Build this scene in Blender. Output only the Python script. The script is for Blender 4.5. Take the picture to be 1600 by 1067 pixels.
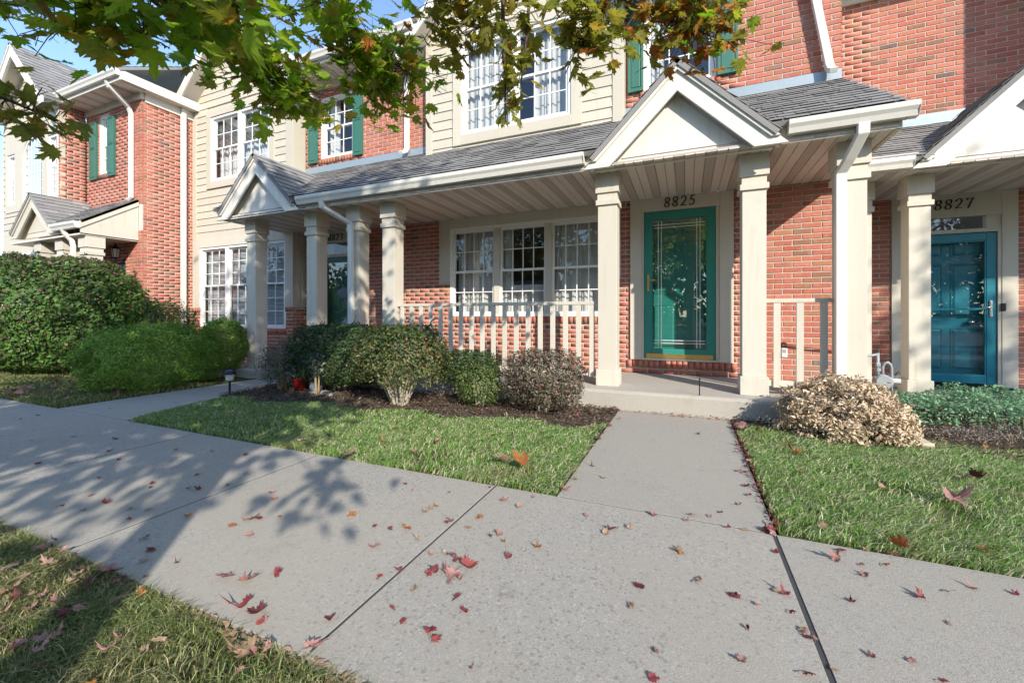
import bpy, bmesh, math, random
import numpy as np
from mathutils import Vector, Matrix, Euler
rnd = random.Random(7)
nr = np.random.default_rng(11)
scene = bpy.context.scene
col = scene.collection
for _o in list(bpy.data.objects):
    bpy.data.objects.remove(_o)
# ------------------------------------------------------------------ camera
cam_d = bpy.data.cameras.new('camera'); cam = bpy.data.objects.new('camera', cam_d); col.objects.link(cam)
cam_d.sensor_width = 36.0; cam_d.sensor_fit = 'HORIZONTAL'
cam_d.lens = 647.0/1600.0*36.0
cam_d.shift_y = -40.5/1600.0
cam_d.clip_start = 0.05; cam_d.clip_end = 2000
YAW = math.atan2(273.0, 647.0)
cam.location = (0, 0, 1.02); cam.rotation_euler = (math.radians(90), 0, YAW)
scene.camera = cam
# ------------------------------------------------------------------ light
SUN = Vector((0.611, -0.632, 0.477)).normalized()
world = bpy.data.worlds.new('World'); scene.world = world; world.use_nodes = True
wn = world.node_tree; bg = wn.nodes['Background']
sky = wn.nodes.new('ShaderNodeTexSky'); sky.sky_type = 'NISHITA'; sky.sun_disc = False
sky.sun_elevation = math.asin(SUN.z); sky.sun_rotation = math.atan2(SUN.x, SUN.y)
sky.air_density = 1.0; sky.dust_density = 0.3; sky.ozone_density = 2.5
wn.links.new(sky.outputs[0], bg.inputs[0]); bg.inputs[1].default_value = 0.15
sun_d = bpy.data.lights.new('sun', 'SUN'); sun_d.energy = 3.0; sun_d.angle = math.radians(0.55); sun_d.color = (1.0, 0.92, 0.80)
sun = bpy.data.objects.new('sun', sun_d); col.objects.link(sun)
sun.rotation_euler = SUN.to_track_quat('Z', 'Y').to_euler(); sun.location = (4, -4, 12)
scene.view_settings.view_transform = 'Standard'; scene.view_settings.look = 'None'
scene.view_settings.exposure = 1.16; scene.view_settings.gamma = 1.0
scene.view_settings.use_curve_mapping = False
cy = scene.cycles; cy.max_bounces = 6; cy.diffuse_bounces = 3; cy.glossy_bounces = 3; cy.transmission_bounces = 2; cy.transparent_max_bounces = 10; cy.caustics_reflective = False; cy.caustics_refractive = False

# ------------------------------------------------------------------ materials
M = {}
def _new(name):
    m = bpy.data.materials.new(name); m.use_nodes = True
    nt = m.node_tree; p = nt.nodes['Principled BSDF']; M[name] = m
    return m, nt, p
def N(nt, t, **k):
    n = nt.nodes.new(t)
    for a, b in k.items():
        setattr(n, a, b)
    return n
def vec3(c): return (c[0], c[1], c[2], 1.0)
def mul(c, f): return tuple(min(1.0, x*f) for x in c)
def noise(nt, scale, detail=4, rough=0.6, coord='pos'):
    n = N(nt, 'ShaderNodeTexNoise'); n.inputs['Scale'].default_value = scale
    n.inputs['Detail'].default_value = detail; n.inputs['Roughness'].default_value = rough
    g = N(nt, 'ShaderNodeNewGeometry') if coord == 'pos' else N(nt, 'ShaderNodeTexCoord')
    nt.links.new(g.outputs['Position' if coord == 'pos' else 'Object'], n.inputs['Vector'])
    return n
def ramp(nt, fac, stops, interp='LINEAR'):
    r = N(nt, 'ShaderNodeValToRGB'); cr = r.color_ramp; cr.interpolation = interp
    while len(cr.elements) < len(stops): cr.elements.new(0.5)
    for e, (p, c) in zip(cr.elements, stops):
        e.position = p; e.color = vec3(c)
    nt.links.new(fac, r.inputs[0]); return r
def mixc(nt, a, b, fac, mode='MIX'):
    n = N(nt, 'ShaderNodeMix', data_type='RGBA', blend_type=mode)
    for s, v in ((6, a), (7, b), (0, fac)):
        if isinstance(v, (int, float)): n.inputs[s].default_value = v
        elif isinstance(v, tuple): n.inputs[s].default_value = vec3(v)
        else: nt.links.new(v, n.inputs[s])
    return n.outputs[2]
def rng(nt, v, a, b, c, d):
    n = N(nt, 'ShaderNodeMapRange'); nt.links.new(v, n.inputs[0])
    for i, x in enumerate((a, b, c, d)): n.inputs[i+1].default_value = x
    return n.outputs[0]
def bump(nt, p, h, strength=0.3, dist=0.01):
    b = N(nt, 'ShaderNodeBump'); b.inputs['Strength'].default_value = strength; b.inputs['Distance'].default_value = dist
    nt.links.new(h, b.inputs['Height']); nt.links.new(b.outputs[0], p.inputs['Normal'])
def rand_id(nt):
    oi = N(nt, 'ShaderNodeObjectInfo'); g = N(nt, 'ShaderNodeNewGeometry')
    a = N(nt, 'ShaderNodeMath', operation='ADD'); nt.links.new(oi.outputs['Random'], a.inputs[0]); nt.links.new(g.outputs['Random Per Island'], a.inputs[1])
    f = N(nt, 'ShaderNodeMath', operation='FRACT'); nt.links.new(a.outputs[0], f.inputs[0])
    return f.outputs[0]
def paint(name, c, rough=0.5, var=0.06, scale=3.0, bmp=0.12, bscale=90, dirt=None, spec=0.35, metal=0.0, streak=None):
    m, nt, p = _new(name)
    n1 = noise(nt, scale, 6, 0.65); n2 = noise(nt, bscale, 3, 0.6)
    c1 = mixc(nt, mul(c, 1-var), mul(c, 1+var), n1.outputs[0])
    if dirt:
        n3 = noise(nt, dirt[1], 8, 0.72)
        f = rng(nt, n3.outputs[0], 0.56, 0.75, 0.0, dirt[2])
        c1 = mixc(nt, c1, dirt[0], f)
    if streak:      # run-off marks: noise stretched down the face
        g = N(nt, 'ShaderNodeNewGeometry'); mp = N(nt, 'ShaderNodeMapping'); mp.inputs['Scale'].default_value = (16, 16, 0.9); nt.links.new(g.outputs['Position'], mp.inputs[0])
        ns = N(nt, 'ShaderNodeTexNoise'); ns.inputs['Scale'].default_value = 1.0; ns.inputs['Detail'].default_value = 5; ns.inputs['Roughness'].default_value = 0.6; nt.links.new(mp.outputs[0], ns.inputs['Vector'])
        c1 = mixc(nt, c1, streak[0], rng(nt, ns.outputs[0], 0.54, 0.72, 0.0, streak[1]))
        ob = N(nt, 'ShaderNodeObjectInfo'); c1 = mixc(nt, c1, mul(c, 0.84), rng(nt, ob.outputs['Random'], 0.0, 1.0, 0.0, 0.6))
    nt.links.new(c1, p.inputs['Base Color'])
    p.inputs['Roughness'].default_value = rough; p.inputs['Specular IOR Level'].default_value = spec; p.inputs['Metallic'].default_value = metal
    if bmp: bump(nt, p, n2.outputs[0], bmp, 0.004)
    return m
paint('trim', (0.60, 0.56, 0.475), 0.55, 0.05, 2.5, 0.2, 60, ((0.40, 0.35, 0.26), 5.0, 0.4), streak=((0.42, 0.37, 0.29), 0.4))
paint('siding', (0.56, 0.515, 0.42), 0.55, 0.05, 2.0, 0.12, 70, ((0.45, 0.41, 0.32), 3.0, 0.35), streak=((0.43, 0.39, 0.31), 0.35))
paint('gable_white', (0.70, 0.67, 0.61), 0.5, 0.04, 2.5, 0.1, 60, ((0.50, 0.46, 0.40), 4.0, 0.35), streak=((0.47, 0.43, 0.37), 0.4))
paint('gutter_white', (0.72, 0.70, 0.645), 0.35, 0.03, 2.0, 0.03, 40, ((0.5, 0.48, 0.42), 6.0, 0.35), spec=0.5, streak=((0.50, 0.47, 0.40), 0.45))
paint('vinyl', (0.80, 0.80, 0.78), 0.35, 0.02, 2.0, 0.0)
paint('soffit', (0.67, 0.61, 0.545), 0.5, 0.06, 3.0, 0.05, 50, ((0.42, 0.36, 0.30), 3.0, 0.35))
paint('soffit_vent', (0.47, 0.42, 0.375), 0.6, 0.12, 30.0, 0.2, 200)
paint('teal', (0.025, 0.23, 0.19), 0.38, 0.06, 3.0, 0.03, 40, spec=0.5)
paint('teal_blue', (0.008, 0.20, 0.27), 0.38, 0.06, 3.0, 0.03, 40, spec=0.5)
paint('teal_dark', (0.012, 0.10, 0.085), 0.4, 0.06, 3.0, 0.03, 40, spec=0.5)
paint('shutter', (0.045, 0.15, 0.115), 0.45, 0.08, 4.0, 0.06, 60)
paint('brass', (0.62, 0.43, 0.14), 0.3, 0.1, 20, 0.05, 80, metal=0.9)
paint('chrome', (0.6, 0.6, 0.6), 0.25, 0.05, 20, 0.0, metal=0.9)
paint('black_iron', (0.012, 0.012, 0.013), 0.45, 0.2, 20, 0.05, 60)
paint('rubber_mat', (0.014, 0.016, 0.03), 0.9, 0.3, 30, 0.4, 150)
paint('flashing', (0.30, 0.36, 0.40), 0.42, 0.10, 2.5, 0.1, 12, ((0.22, 0.25, 0.27), 5.0, 0.4), metal=0.25)
paint('meter_grey', (0.30, 0.32, 0.335), 0.45, 0.15, 15, 0.15, 60)
paint('lock_grey', (0.62, 0.62, 0.60), 0.4, 0.05, 15, 0.0)
paint('pipe_paint', (0.30, 0.10, 0.075), 0.55, 0.1, 15, 0.1, 60)
paint('pumpkin_skin', (0.80, 0.76, 0.62), 0.45, 0.08, 8, 0.1, 40)
paint('stem_tan', (0.30, 0.23, 0.12), 0.8, 0.2, 30, 0.2, 120)
paint('room', (0.16, 0.14, 0.12), 0.9, 0.2, 1.5, 0.0)
paint('curtain', (0.52, 0.52, 0.505), 0.9, 0.04, 6.0, 0.0)
paint('blind', (0.60, 0.64, 0.66), 0.6, 0.03, 6.0, 0.0)
paint('timber', (0.56, 0.50, 0.38), 0.75, 0.15, 14, 0.3, 70)
paint('asphalt', (0.055, 0.055, 0.058), 0.9, 0.2, 3.0, 0.3, 150)
paint('garage_wall', (0.42, 0.36, 0.28), 0.8, 0.1, 1.5, 0.1)
paint('red_pot', (0.32, 0.02, 0.02), 0.4, 0.15, 12, 0.0)
paint('pot_white', (0.75, 0.73, 0.70), 0.45, 0.1, 12, 0.05)
paint('petal_blue', (0.10, 0.14, 0.55), 0.6, 0.2, 12, 0.0)
paint('bark', (0.16, 0.125, 0.095), 0.9, 0.35, 14, 0.6, 45)
paint('twig', (0.10, 0.065, 0.05), 0.8, 0.3, 20, 0.2, 60)
paint('shrub_stem', (0.42, 0.37, 0.28), 0.85, 0.25, 20, 0.3, 80)
paint('lantern_glass', (0.55, 0.55, 0.5), 0.2, 0.05, 10, 0.0)

def brick_mat():
    m, nt, p = _new('brick')
    r = rand_id(nt)
    base = ramp(nt, r, [(0.0, (0.385, 0.112, 0.075)), (0.2, (0.475, 0.16, 0.11)), (0.4, (0.41, 0.12, 0.08)), (0.6, (0.505, 0.195, 0.135)), (0.78, (0.44, 0.145, 0.098)), (0.86, (0.43, 0.185, 0.10)), (0.90, (0.24, 0.125, 0.085)), (0.94, (0.34, 0.155, 0.09)), (0.985, (0.30, 0.10, 0.07)), (1.0, (0.15, 0.11, 0.095))])
    n1 = noise(nt, 22, 5, 0.7); n2 = noise(nt, 2.2, 4, 0.6)
    c = mixc(nt, base.outputs[0], mixc(nt, base.outputs[0], (0.62, 0.42, 0.34), 0.55), rng(nt, n1.outputs[0], 0.5, 0.8, 0.0, 0.7))
    c = mixc(nt, c, (0.30, 0.24, 0.18), rng(nt, n2.outputs[0], 0.52, 0.75, 0.0, 0.45))
    nt.links.new(c, p.inputs['Base Color']); p.inputs['Roughness'].default_value = 0.85; p.inputs['Specular IOR Level'].default_value = 0.2
    n3 = noise(nt, 140, 4, 0.7); bump(nt, p, n3.outputs[0], 0.45, 0.004)
brick_mat()
paint('mortar', (0.59, 0.54, 0.475), 0.9, 0.14, 10, 0.5, 220, ((0.40, 0.36, 0.31), 3.0, 0.4), spec=0.15)

def shingle_mat():
    m, nt, p = _new('shingle')
    r = rand_id(nt)
    base = ramp(nt, r, [(0.0, (0.20, 0.198, 0.202)), (0.35, (0.32, 0.312, 0.305)), (0.7, (0.25, 0.248, 0.25)), (1.0, (0.42, 0.41, 0.395))])
    n1 = noise(nt, 260, 2, 0.7); n2 = noise(nt, 1.6, 5, 0.6)
    c = mixc(nt, mixc(nt, base.outputs[0], (0.05, 0.05, 0.055), 0.6), mixc(nt, base.outputs[0], (0.5, 0.48, 0.45), 0.4), n1.outputs[0])
    c = mixc(nt, c, (0.12, 0.12, 0.12), rng(nt, n2.outputs[0], 0.5, 0.8, 0, 0.5))
    nt.links.new(c, p.inputs['Base Color']); p.inputs['Roughness'].default_value = 0.92; p.inputs['Specular IOR Level'].default_value = 0.2
    bump(nt, p, n1.outputs[0], 0.5, 0.004)
shingle_mat()

def concrete_mat(name, c, speck=0.5):
    m, nt, p = _new(name)
    n1 = noise(nt, 190, 3, 0.8); n2 = noise(nt, 1.1, 6, 0.65); n3 = noise(nt, 18, 5, 0.7)
    n4 = N(nt, 'ShaderNodeTexVoronoi'); n4.inputs['Scale'].default_value = 105
    g = N(nt, 'ShaderNodeNewGeometry'); nt.links.new(g.outputs['Position'], n4.inputs['Vector'])
    sp = ramp(nt, n1.outputs[0], [(0.30, mul(c, 0.35)), (0.43, mul(c, 0.86)), (0.57, mul(c, 1.03)), (0.70, mul(c, 1.3))])
    v = N(nt, 'ShaderNodeSeparateColor'); nt.links.new(n4.outputs['Color'], v.inputs[0])
    c2 = mixc(nt, sp.outputs[0], mul(c, 0.45), rng(nt, v.outputs[0], 0.86, 0.95, 0.0, speck))
    c2 = mixc(nt, c2, mul(c, 1.35), rng(nt, v.outputs[1], 0.86, 0.95, 0.0, speck*0.7))
    c2 = mixc(nt, c2, (c[0]*0.74, c[1]*0.72, c[2]*0.66), rng(nt, n2.outputs[0], 0.46, 0.72, 0.0, 0.6))
    c2 = mixc(nt, c2, mul(c, 0.82), rng(nt, n3.outputs[0], 0.5, 0.75, 0.0, 0.5))
    n6 = noise(nt, 0.55, 3, 0.5); c2 = mixc(nt, c2, (c[0]*1.12, c[1]*1.08, c[2]*1.0), rng(nt, n6.outputs[0], 0.4, 0.65, 0.0, 0.6)); n5 = noise(nt, 2.6, 10, 0.75)
    c2 = mixc(nt, c2, (c[0]*0.58, c[1]*0.55, c[2]*0.50), rng(nt, n5.outputs[0], 0.58, 0.70, 0.0, 0.55))
    ob = N(nt, 'ShaderNodeObjectInfo'); c2 = mixc(nt, c2, (c[0]*0.80, c[1]*0.79, c[2]*0.77), rng(nt, ob.outputs['Random'], 0.0, 1.0, 0.0, 0.45))
    nt.links.new(c2, p.inputs['Base Color']); p.inputs['Roughness'].default_value = 0.9; p.inputs['Specular IOR Level'].default_value = 0.2
    bump(nt, p, n1.outputs[0], 0.55, 0.005)
concrete_mat('concrete', (0.375, 0.354, 0.32), 0.75)
concrete_mat('concrete_smooth', (0.44, 0.415, 0.375), 0.25)

def soil_mat(name, a, b, c3):
    m, nt, p = _new(name)
    n1 = noise(nt, 38, 6, 0.75); n2 = noise(nt, 2.5, 5, 0.6)
    r = ramp(nt, n1.outputs[0], [(0.3, a), (0.5, b), (0.72, c3)])
    c = mixc(nt, r.outputs[0], mul(b, 1.5), rng(nt, n2.outputs[0], 0.5, 0.75, 0.0, 0.5))
    nt.links.new(c, p.inputs['Base Color']); p.inputs['Roughness'].default_value = 0.95; p.inputs['Specular IOR Level'].default_value = 0.1
    bump(nt, p, n1.outputs[0], 0.9, 0.02)
soil_mat('soil', (0.045, 0.035, 0.025), (0.10, 0.08, 0.055), (0.20, 0.165, 0.115))
soil_mat('turf_base', (0.04, 0.045, 0.015), (0.085, 0.09, 0.035), (0.17, 0.155, 0.075))

def tint(nt, c, g):
    v = N(nt, 'ShaderNodeVectorMath', operation='MULTIPLY'); nt.links.new(c, v.inputs[0]); v.inputs[1].default_value = g; return v.outputs[0]
def leaf_mat(name, stops, trans=0.25, rough=0.5, spotty=0.25, spec=0.35, patch=None, glow=None):
    m, nt, p = _new(name)
    r = rand_id(nt)
    base = ramp(nt, r, stops)
    n1 = noise(nt, 55, 4, 0.7)
    c = mixc(nt, mixc(nt, base.outputs[0], (0.02, 0.015, 0.01), 0.55), base.outputs[0], rng(nt, n1.outputs[0], 0.25, 0.25+max(0.02, spotty), 0.35, 1.0))
    if patch:
        n2 = noise(nt, patch[1], 5, 0.65); c = mixc(nt, c, patch[0], rng(nt, n2.outputs[0], patch[3], patch[3]+0.16, 0.0, patch[2]))
    nt.links.new(c, p.inputs['Base Color']); p.inputs['Roughness'].default_value = rough; p.inputs['Specular IOR Level'].default_value = spec
    t = N(nt, 'ShaderNodeBsdfTranslucent'); nt.links.new(tint(nt, c, glow) if glow else c, t.inputs[0])
    mx = N(nt, 'ShaderNodeMixShader'); mx.inputs[0].default_value = trans
    nt.links.new(p.outputs[0], mx.inputs[1]); nt.links.new(t.outputs[0], mx.inputs[2])
    nt.links.new(mx.outputs[0], nt.nodes['Material Output'].inputs[0])
leaf_mat('maple_green', [(0, (0.15, 0.31, 0.024)), (0.35, (0.21, 0.37, 0.032)), (0.7, (0.27, 0.38, 0.045)), (0.9, (0.34, 0.37, 0.05)), (1, (0.40, 0.32, 0.055))], 0.55, glow=(1.5, 1.45, 0.7))
leaf_mat('maple_olive', [(0, (0.19, 0.225, 0.045)), (0.5, (0.24, 0.26, 0.055)), (0.85, (0.30, 0.26, 0.055)), (1, (0.38, 0.24, 0.045))], 0.55, glow=(1.4, 1.3, 0.7))
leaf_mat('maple_orange', [(0, (0.42, 0.17, 0.02)), (0.5, (0.34, 0.10, 0.015)), (1, (0.45, 0.24, 0.03))], 0.35)
leaf_mat('fall_crimson', [(0, (0.26, 0.035, 0.038)), (0.5, (0.18, 0.03, 0.036)), (1, (0.32, 0.075, 0.065))], 0.1, 0.5, 0.4)
leaf_mat('fall_maroon', [(0, (0.12, 0.022, 0.026)), (0.5, (0.17, 0.04, 0.04)), (1, (0.09, 0.02, 0.028))], 0.05, 0.55, 0.4)
leaf_mat('fall_pink', [(0, (0.38, 0.20, 0.17)), (0.5, (0.30, 0.15, 0.135)), (1, (0.42, 0.25, 0.21))], 0.1, 0.6, 0.35)
leaf_mat('fall_tan', [(0, (0.34, 0.23, 0.145)), (0.5, (0.28, 0.18, 0.12)), (1, (0.40, 0.29, 0.19))], 0.1, 0.65, 0.35)
leaf_mat('fall_orange', [(0, (0.42, 0.15, 0.035)), (0.5, (0.34, 0.11, 0.03)), (1, (0.45, 0.21, 0.06))], 0.12, 0.5, 0.4)
leaf_mat('shrub_dark', [(0, (0.022, 0.055, 0.016)), (0.5, (0.04, 0.085, 0.022)), (0.9, (0.07, 0.11, 0.03)), (1, (0.15, 0.14, 0.05))], 0.2)
leaf_mat('shrub_burning', [(0, (0.06, 0.145, 0.03)), (0.55, (0.10, 0.20, 0.042)), (0.85, (0.14, 0.24, 0.05)), (0.95, (0.11, 0.06, 0.045)), (1, (0.14, 0.05, 0.05))], 0.25)
leaf_mat('burning_tips', [(0, (0.10, 0.05, 0.045)), (0.5, (0.085, 0.075, 0.035)), (1, (0.15, 0.07, 0.06))], 0.2)
leaf_mat('yew', [(0, (0.11, 0.25, 0.033)), (0.6, (0.20, 0.37, 0.05)), (1, (0.40, 0.48, 0.085))], 0.2)
leaf_mat('shrub_mixed', [(0, (0.04, 0.07, 0.022)), (0.5, (0.075, 0.11, 0.035)), (0.85, (0.15, 0.16, 0.055)), (0.95, (0.27, 0.22, 0.06)), (1, (0.38, 0.17, 0.05))], 0.2)
leaf_mat('shrub_light', [(0, (0.07, 0.12, 0.03)), (0.6, (0.12, 0.18, 0.05)), (1, (0.22, 0.24, 0.09))], 0.25)
leaf_mat('shrub_purple', [(0, (0.09, 0.065, 0.055)), (0.35, (0.09, 0.115, 0.05)), (0.7, (0.17, 0.12, 0.10)), (0.93, (0.27, 0.19, 0.16)), (1, (0.36, 0.07, 0.05))], 0.2)
leaf_mat('sedum_tan', [(0, (0.46, 0.34, 0.21)), (0.5, (0.60, 0.48, 0.33)), (0.85, (0.70, 0.60, 0.45)), (1, (0.48, 0.24, 0.16))], 0.15, 0.7)
leaf_mat('mint_green', [(0, (0.14, 0.31, 0.17)), (0.6, (0.22, 0.41, 0.23)), (1, (0.36, 0.50, 0.32))], 0.25)
leaf_mat('dead_grey', [(0, (0.20, 0.165, 0.15)), (0.5, (0.27, 0.23, 0.205)), (1, (0.36, 0.31, 0.27))], 0.1, 0.8)
leaf_mat('sage', [(0, (0.085, 0.115, 0.07)), (0.6, (0.13, 0.165, 0.105)), (0.93, (0.20, 0.20, 0.17)), (1, (0.28, 0.14, 0.26))], 0.2)
leaf_mat('variegated', [(0, (0.42, 0.50, 0.36)), (0.6, (0.14, 0.25, 0.11)), (1, (0.6, 0.62, 0.5))], 0.2)
leaf_mat('grass', [(0, (0.11, 0.26, 0.035)), (0.25, (0.18, 0.37, 0.06)), (0.5, (0.26, 0.42, 0.11)), (0.72, (0.44, 0.46, 0.25)), (1, (0.72, 0.66, 0.50))], 0.3, 0.5, 0.05, patch=((0.40, 0.36, 0.20), 1.5, 0.65, 0.53))
leaf_mat('grass_dry', [(0, (0.13, 0.19, 0.045)), (0.35, (0.21, 0.25, 0.085)), (0.65, (0.33, 0.31, 0.15)), (0.85, (0.45, 0.40, 0.23)), (1, (0.55, 0.49, 0.33))], 0.25, 0.6, 0.05, patch=((0.24, 0.34, 0.10), 1.8, 0.7, 0.48))
leaf_mat('mulch', [(0, (0.035, 0.022, 0.016)), (0.5, (0.11, 0.07, 0.05)), (0.85, (0.20, 0.14, 0.11)), (1, (0.32, 0.20, 0.16))], 0.0, 0.9)
leaf_mat('far_leaf', [(0, (0.05, 0.085, 0.02)), (0.6, (0.09, 0.13, 0.03)), (0.85, (0.22, 0.15, 0.03)), (1, (0.36, 0.14, 0.03))], 0.3)

def glass_mat(name, base, k, tint=(1, 1, 1)):
    m, nt, p = _new(name)
    nt.nodes.remove(p)
    lw_ = N(nt, 'ShaderNodeLayerWeight'); lw_.inputs[0].default_value = 0.5
    f = N(nt, 'ShaderNodeMath', operation='POWER'); nt.links.new(lw_.outputs['Facing'], f.inputs[0]); f.inputs[1].default_value = 4.0
    n1 = noise(nt, 1.3, 2, 0.5)
    bm = N(nt, 'ShaderNodeBump'); bm.inputs['Strength'].default_value = 0.02; bm.inputs['Distance'].default_value = 0.05; nt.links.new(n1.outputs[0], bm.inputs['Height'])
    a = N(nt, 'ShaderNodeMath', operation='MULTIPLY_ADD'); nt.links.new(f.outputs[0], a.inputs[0]); a.inputs[1].default_value = k; a.inputs[2].default_value = base; a.use_clamp = True
    t = N(nt, 'ShaderNodeBsdfTransparent'); t.inputs[0].default_value = vec3(tint)
    g = N(nt, 'ShaderNodeBsdfGlossy'); g.inputs['Roughness'].default_value = 0.0; g.inputs[0].default_value = (0.95, 0.97, 1, 1); nt.links.new(bm.outputs[0], g.inputs['Normal'])
    mx = N(nt, 'ShaderNodeMixShader'); nt.links.new(a.outputs[0], mx.inputs[0]); nt.links.new(t.outputs[0], mx.inputs[1]); nt.links.new(g.outputs[0], mx.inputs[2])
    nt.links.new(mx.outputs[0], nt.nodes['Material Output'].inputs[0])
glass_mat('glass', 0.085, 0.8, (0.93, 0.95, 0.95))
glass_mat('door_glass', 0.16, 0.8, (0.93, 0.96, 0.95))

# ------------------------------------------------------------------ mesh helpers
class MB:
    def __init__(s): s.v = []; s.f = []
    def box(s, x0, x1, y0, y1, z0, z1):
        b = len(s.v)
        s.v += [(x0,y0,z0),(x1,y0,z0),(x1,y1,z0),(x0,y1,z0),(x0,y0,z1),(x1,y0,z1),(x1,y1,z1),(x0,y1,z1)]
        s.f += [(b,b+3,b+2,b+1),(b+4,b+5,b+6,b+7),(b,b+1,b+5,b+4),(b+1,b+2,b+6,b+5),(b+2,b+3,b+7,b+6),(b+3,b,b+4,b+7)]
        return s
    def prism(s, poly, axis, a, b_):
        """poly in the two other axes; axis 'y': (x,z); 'x': (y,z); 'z': (x,y)"""
        area = sum(poly[i][0]*poly[(i+1) % len(poly)][1]-poly[(i+1) % len(poly)][0]*poly[i][1] for i in range(len(poly)))
        if (area < 0) != (axis == 'y'): poly = poly[::-1]
        n = len(poly); k = len(s.v)
        mk = {'y': lambda p, t: (p[0], t, p[1]), 'x': lambda p, t: (t, p[0], p[1]), 'z': lambda p, t: (p[0], p[1], t)}[axis]
        s.v += [mk(p, a) for p in poly]+[mk(p, b_) for p in poly]
        s.f.append(tuple(range(k+n-1, k-1, -1))); s.f.append(tuple(range(k+n, k+2*n)))
        for i in range(n):
            j = (i+1) % n
            s.f.append((k+i, k+j, k+n+j, k+n+i))
        return s
    def hexa(s, lo, hi):
        k = len(s.v); n = len(lo); s.v += [tuple(p) for p in lo]+[tuple(p) for p in hi]
        s.f.append(tuple(range(k+n-1, k-1, -1))); s.f.append(tuple(range(k+n, k+2*n)))
        for i in range(n):
            j = (i+1) % n; s.f.append((k+i, k+j, k+n+j, k+n+i))
        return s
    def tube(s, pts, r, n=6, cap=True):
        pts = [Vector(p) for p in pts]
        if not isinstance(r, (list, tuple)): r = [r]*len(pts)
        k = len(s.v); up = Vector((0.13, 0.27, 1)).normalized()
        for i, p in enumerate(pts):
            d = (pts[min(i+1, len(pts)-1)]-pts[max(i-1, 0)])
            d = d.normalized() if d.length > 1e-9 else Vector((0, 0, 1))
            a = d.cross(up)
            if a.length < 0.05: a = d.cross(Vector((1, 0, 0)))
            a.normalize(); b = a.cross(d).normalized()
            for q in range(n):
                t = 2*math.pi*q/n
                s.v.append(tuple(p+(a*math.cos(t)+b*math.sin(t))*r[i]))
        for i in range(len(pts)-1):
            for q in range(n):
                q2 = (q+1) % n
                s.f.append((k+i*n+q, k+i*n+q2, k+(i+1)*n+q2, k+(i+1)*n+q))
        if cap:
            s.f.append(tuple(k+q for q in range(n))[::-1]); s.f.append(tuple(k+(len(pts)-1)*n+q for q in range(n)))
        return s
    def rtube(s, pts, w, d, side=(1, 0, 0)):
        """rectangular section swept along pts, w along side"""
        pts = [Vector(p) for p in pts]; sd = Vector(side).normalized(); k = len(s.v)
        for i, p in enumerate(pts):
            t = (pts[min(i+1, len(pts)-1)]-pts[max(i-1, 0)]).normalized()
            o = sd.cross(t).normalized()
            for a, b in ((-1,-1),(1,-1),(1,1),(-1,1)):
                s.v.append(tuple(p+sd*a*w/2+o*b*d/2))
        for i in range(len(pts)-1):
            for q in range(4):
                q2 = (q+1) % 4
                s.f.append((k+i*4+q, k+i*4+q2, k+(i+1)*4+q2, k+(i+1)*4+q))
        s.f.append((k+3, k+2, k+1, k)); e = k+(len(pts)-1)*4; s.f.append((e, e+1, e+2, e+3))
        return s
    def lathe(s, prof, c=(0, 0, 0), n=16, ribs=0, amp=0.0):
        k = len(s.v)
        for r, z in prof:
            for q in range(n):
                t = 2*math.pi*q/n; rr = r*(1-amp*(0.5+0.5*math.cos(ribs*t))**3) if ribs else r
                s.v.append((c[0]+rr*math.cos(t), c[1]+rr*math.sin(t), c[2]+z))
        for i in range(len(prof)-1):
            for q in range(n):
                q2 = (q+1) % n
                s.f.append((k+i*n+q, k+i*n+q2, k+(i+1)*n+q2, k+(i+1)*n+q))
        s.f.append(tuple(k+q for q in range(n))[::-1]); s.f.append(tuple(k+(len(prof)-1)*n+q for q in range(n)))
        return s
    def mesh(s, name, mat, smooth=False):
        me = bpy.data.meshes.new(name); me.from_pydata(s.v, [], s.f); me.update()
        if mat: me.materials.append(M[mat])
        if smooth:
            me.polygons.foreach_set('use_smooth', [True]*len(me.polygons))
        return me
def link(name, data, parent=None, loc=(0, 0, 0)):
    o = bpy.data.objects.new(name, data); col.objects.link(o); o.location = loc
    if parent is not None:
        o.parent = parent
        w = parent.location.copy(); q = parent.parent
        # every root sits at its own base, every mesh part at the world origin of its root
        if q is None: o.matrix_parent_inverse = Matrix.Translation(-w)
        else: o.matrix_parent_inverse = Matrix.Translation(-w)
    return o
def part(name, mb, mat, parent, smooth=False, bevel=0.0):
    o = link(name, mb.mesh(name, mat, smooth), parent)
    if bevel:
        b = o.modifiers.new('bevel', 'BEVEL'); b.width = bevel; b.segments = 2; b.limit_method = 'ANGLE'
    return o
def thing(name, label, cat, loc, group=None):
    o = link(name, None, None, loc); o.empty_display_size = 0.1
    o['label'] = label; o['category'] = cat
    if group: o['group'] = group
    return o
def tag(o, label, cat, group=None):
    o['label'] = label; o['category'] = cat
    if group: o['group'] = group
    return o
def struct(name, mb, mat, smooth=False):
    o = part(name, mb, mat, None, smooth); o['kind'] = 'structure'; return o
def bulk(name, V, F, mat, parent=None, stuff=True, smooth=False):
    """V (n,3), F (m,k) arrays"""
    me = bpy.data.meshes.new(name); V = np.asarray(V, np.float32); F = np.asarray(F, np.int32); k = F.shape[1]
    me.vertices.add(len(V)); me.vertices.foreach_set('co', V.ravel())
    me.loops.add(F.size); me.loops.foreach_set('vertex_index', F.ravel())
    me.polygons.add(len(F)); me.polygons.foreach_set('loop_start', np.arange(0, F.size, k, dtype=np.int32))
    me.polygons.foreach_set('loop_total', np.full(len(F), k, np.int32))
    if smooth: me.polygons.foreach_set('use_smooth', np.ones(len(F), bool))
    me.update(calc_edges=True); me.validate(); me.materials.append(M[mat])
    o = link(name, me, parent)
    if stuff: o['kind'] = 'stuff'
    return o
CY, SY = math.cos(YAW), math.sin(YAW)
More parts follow.
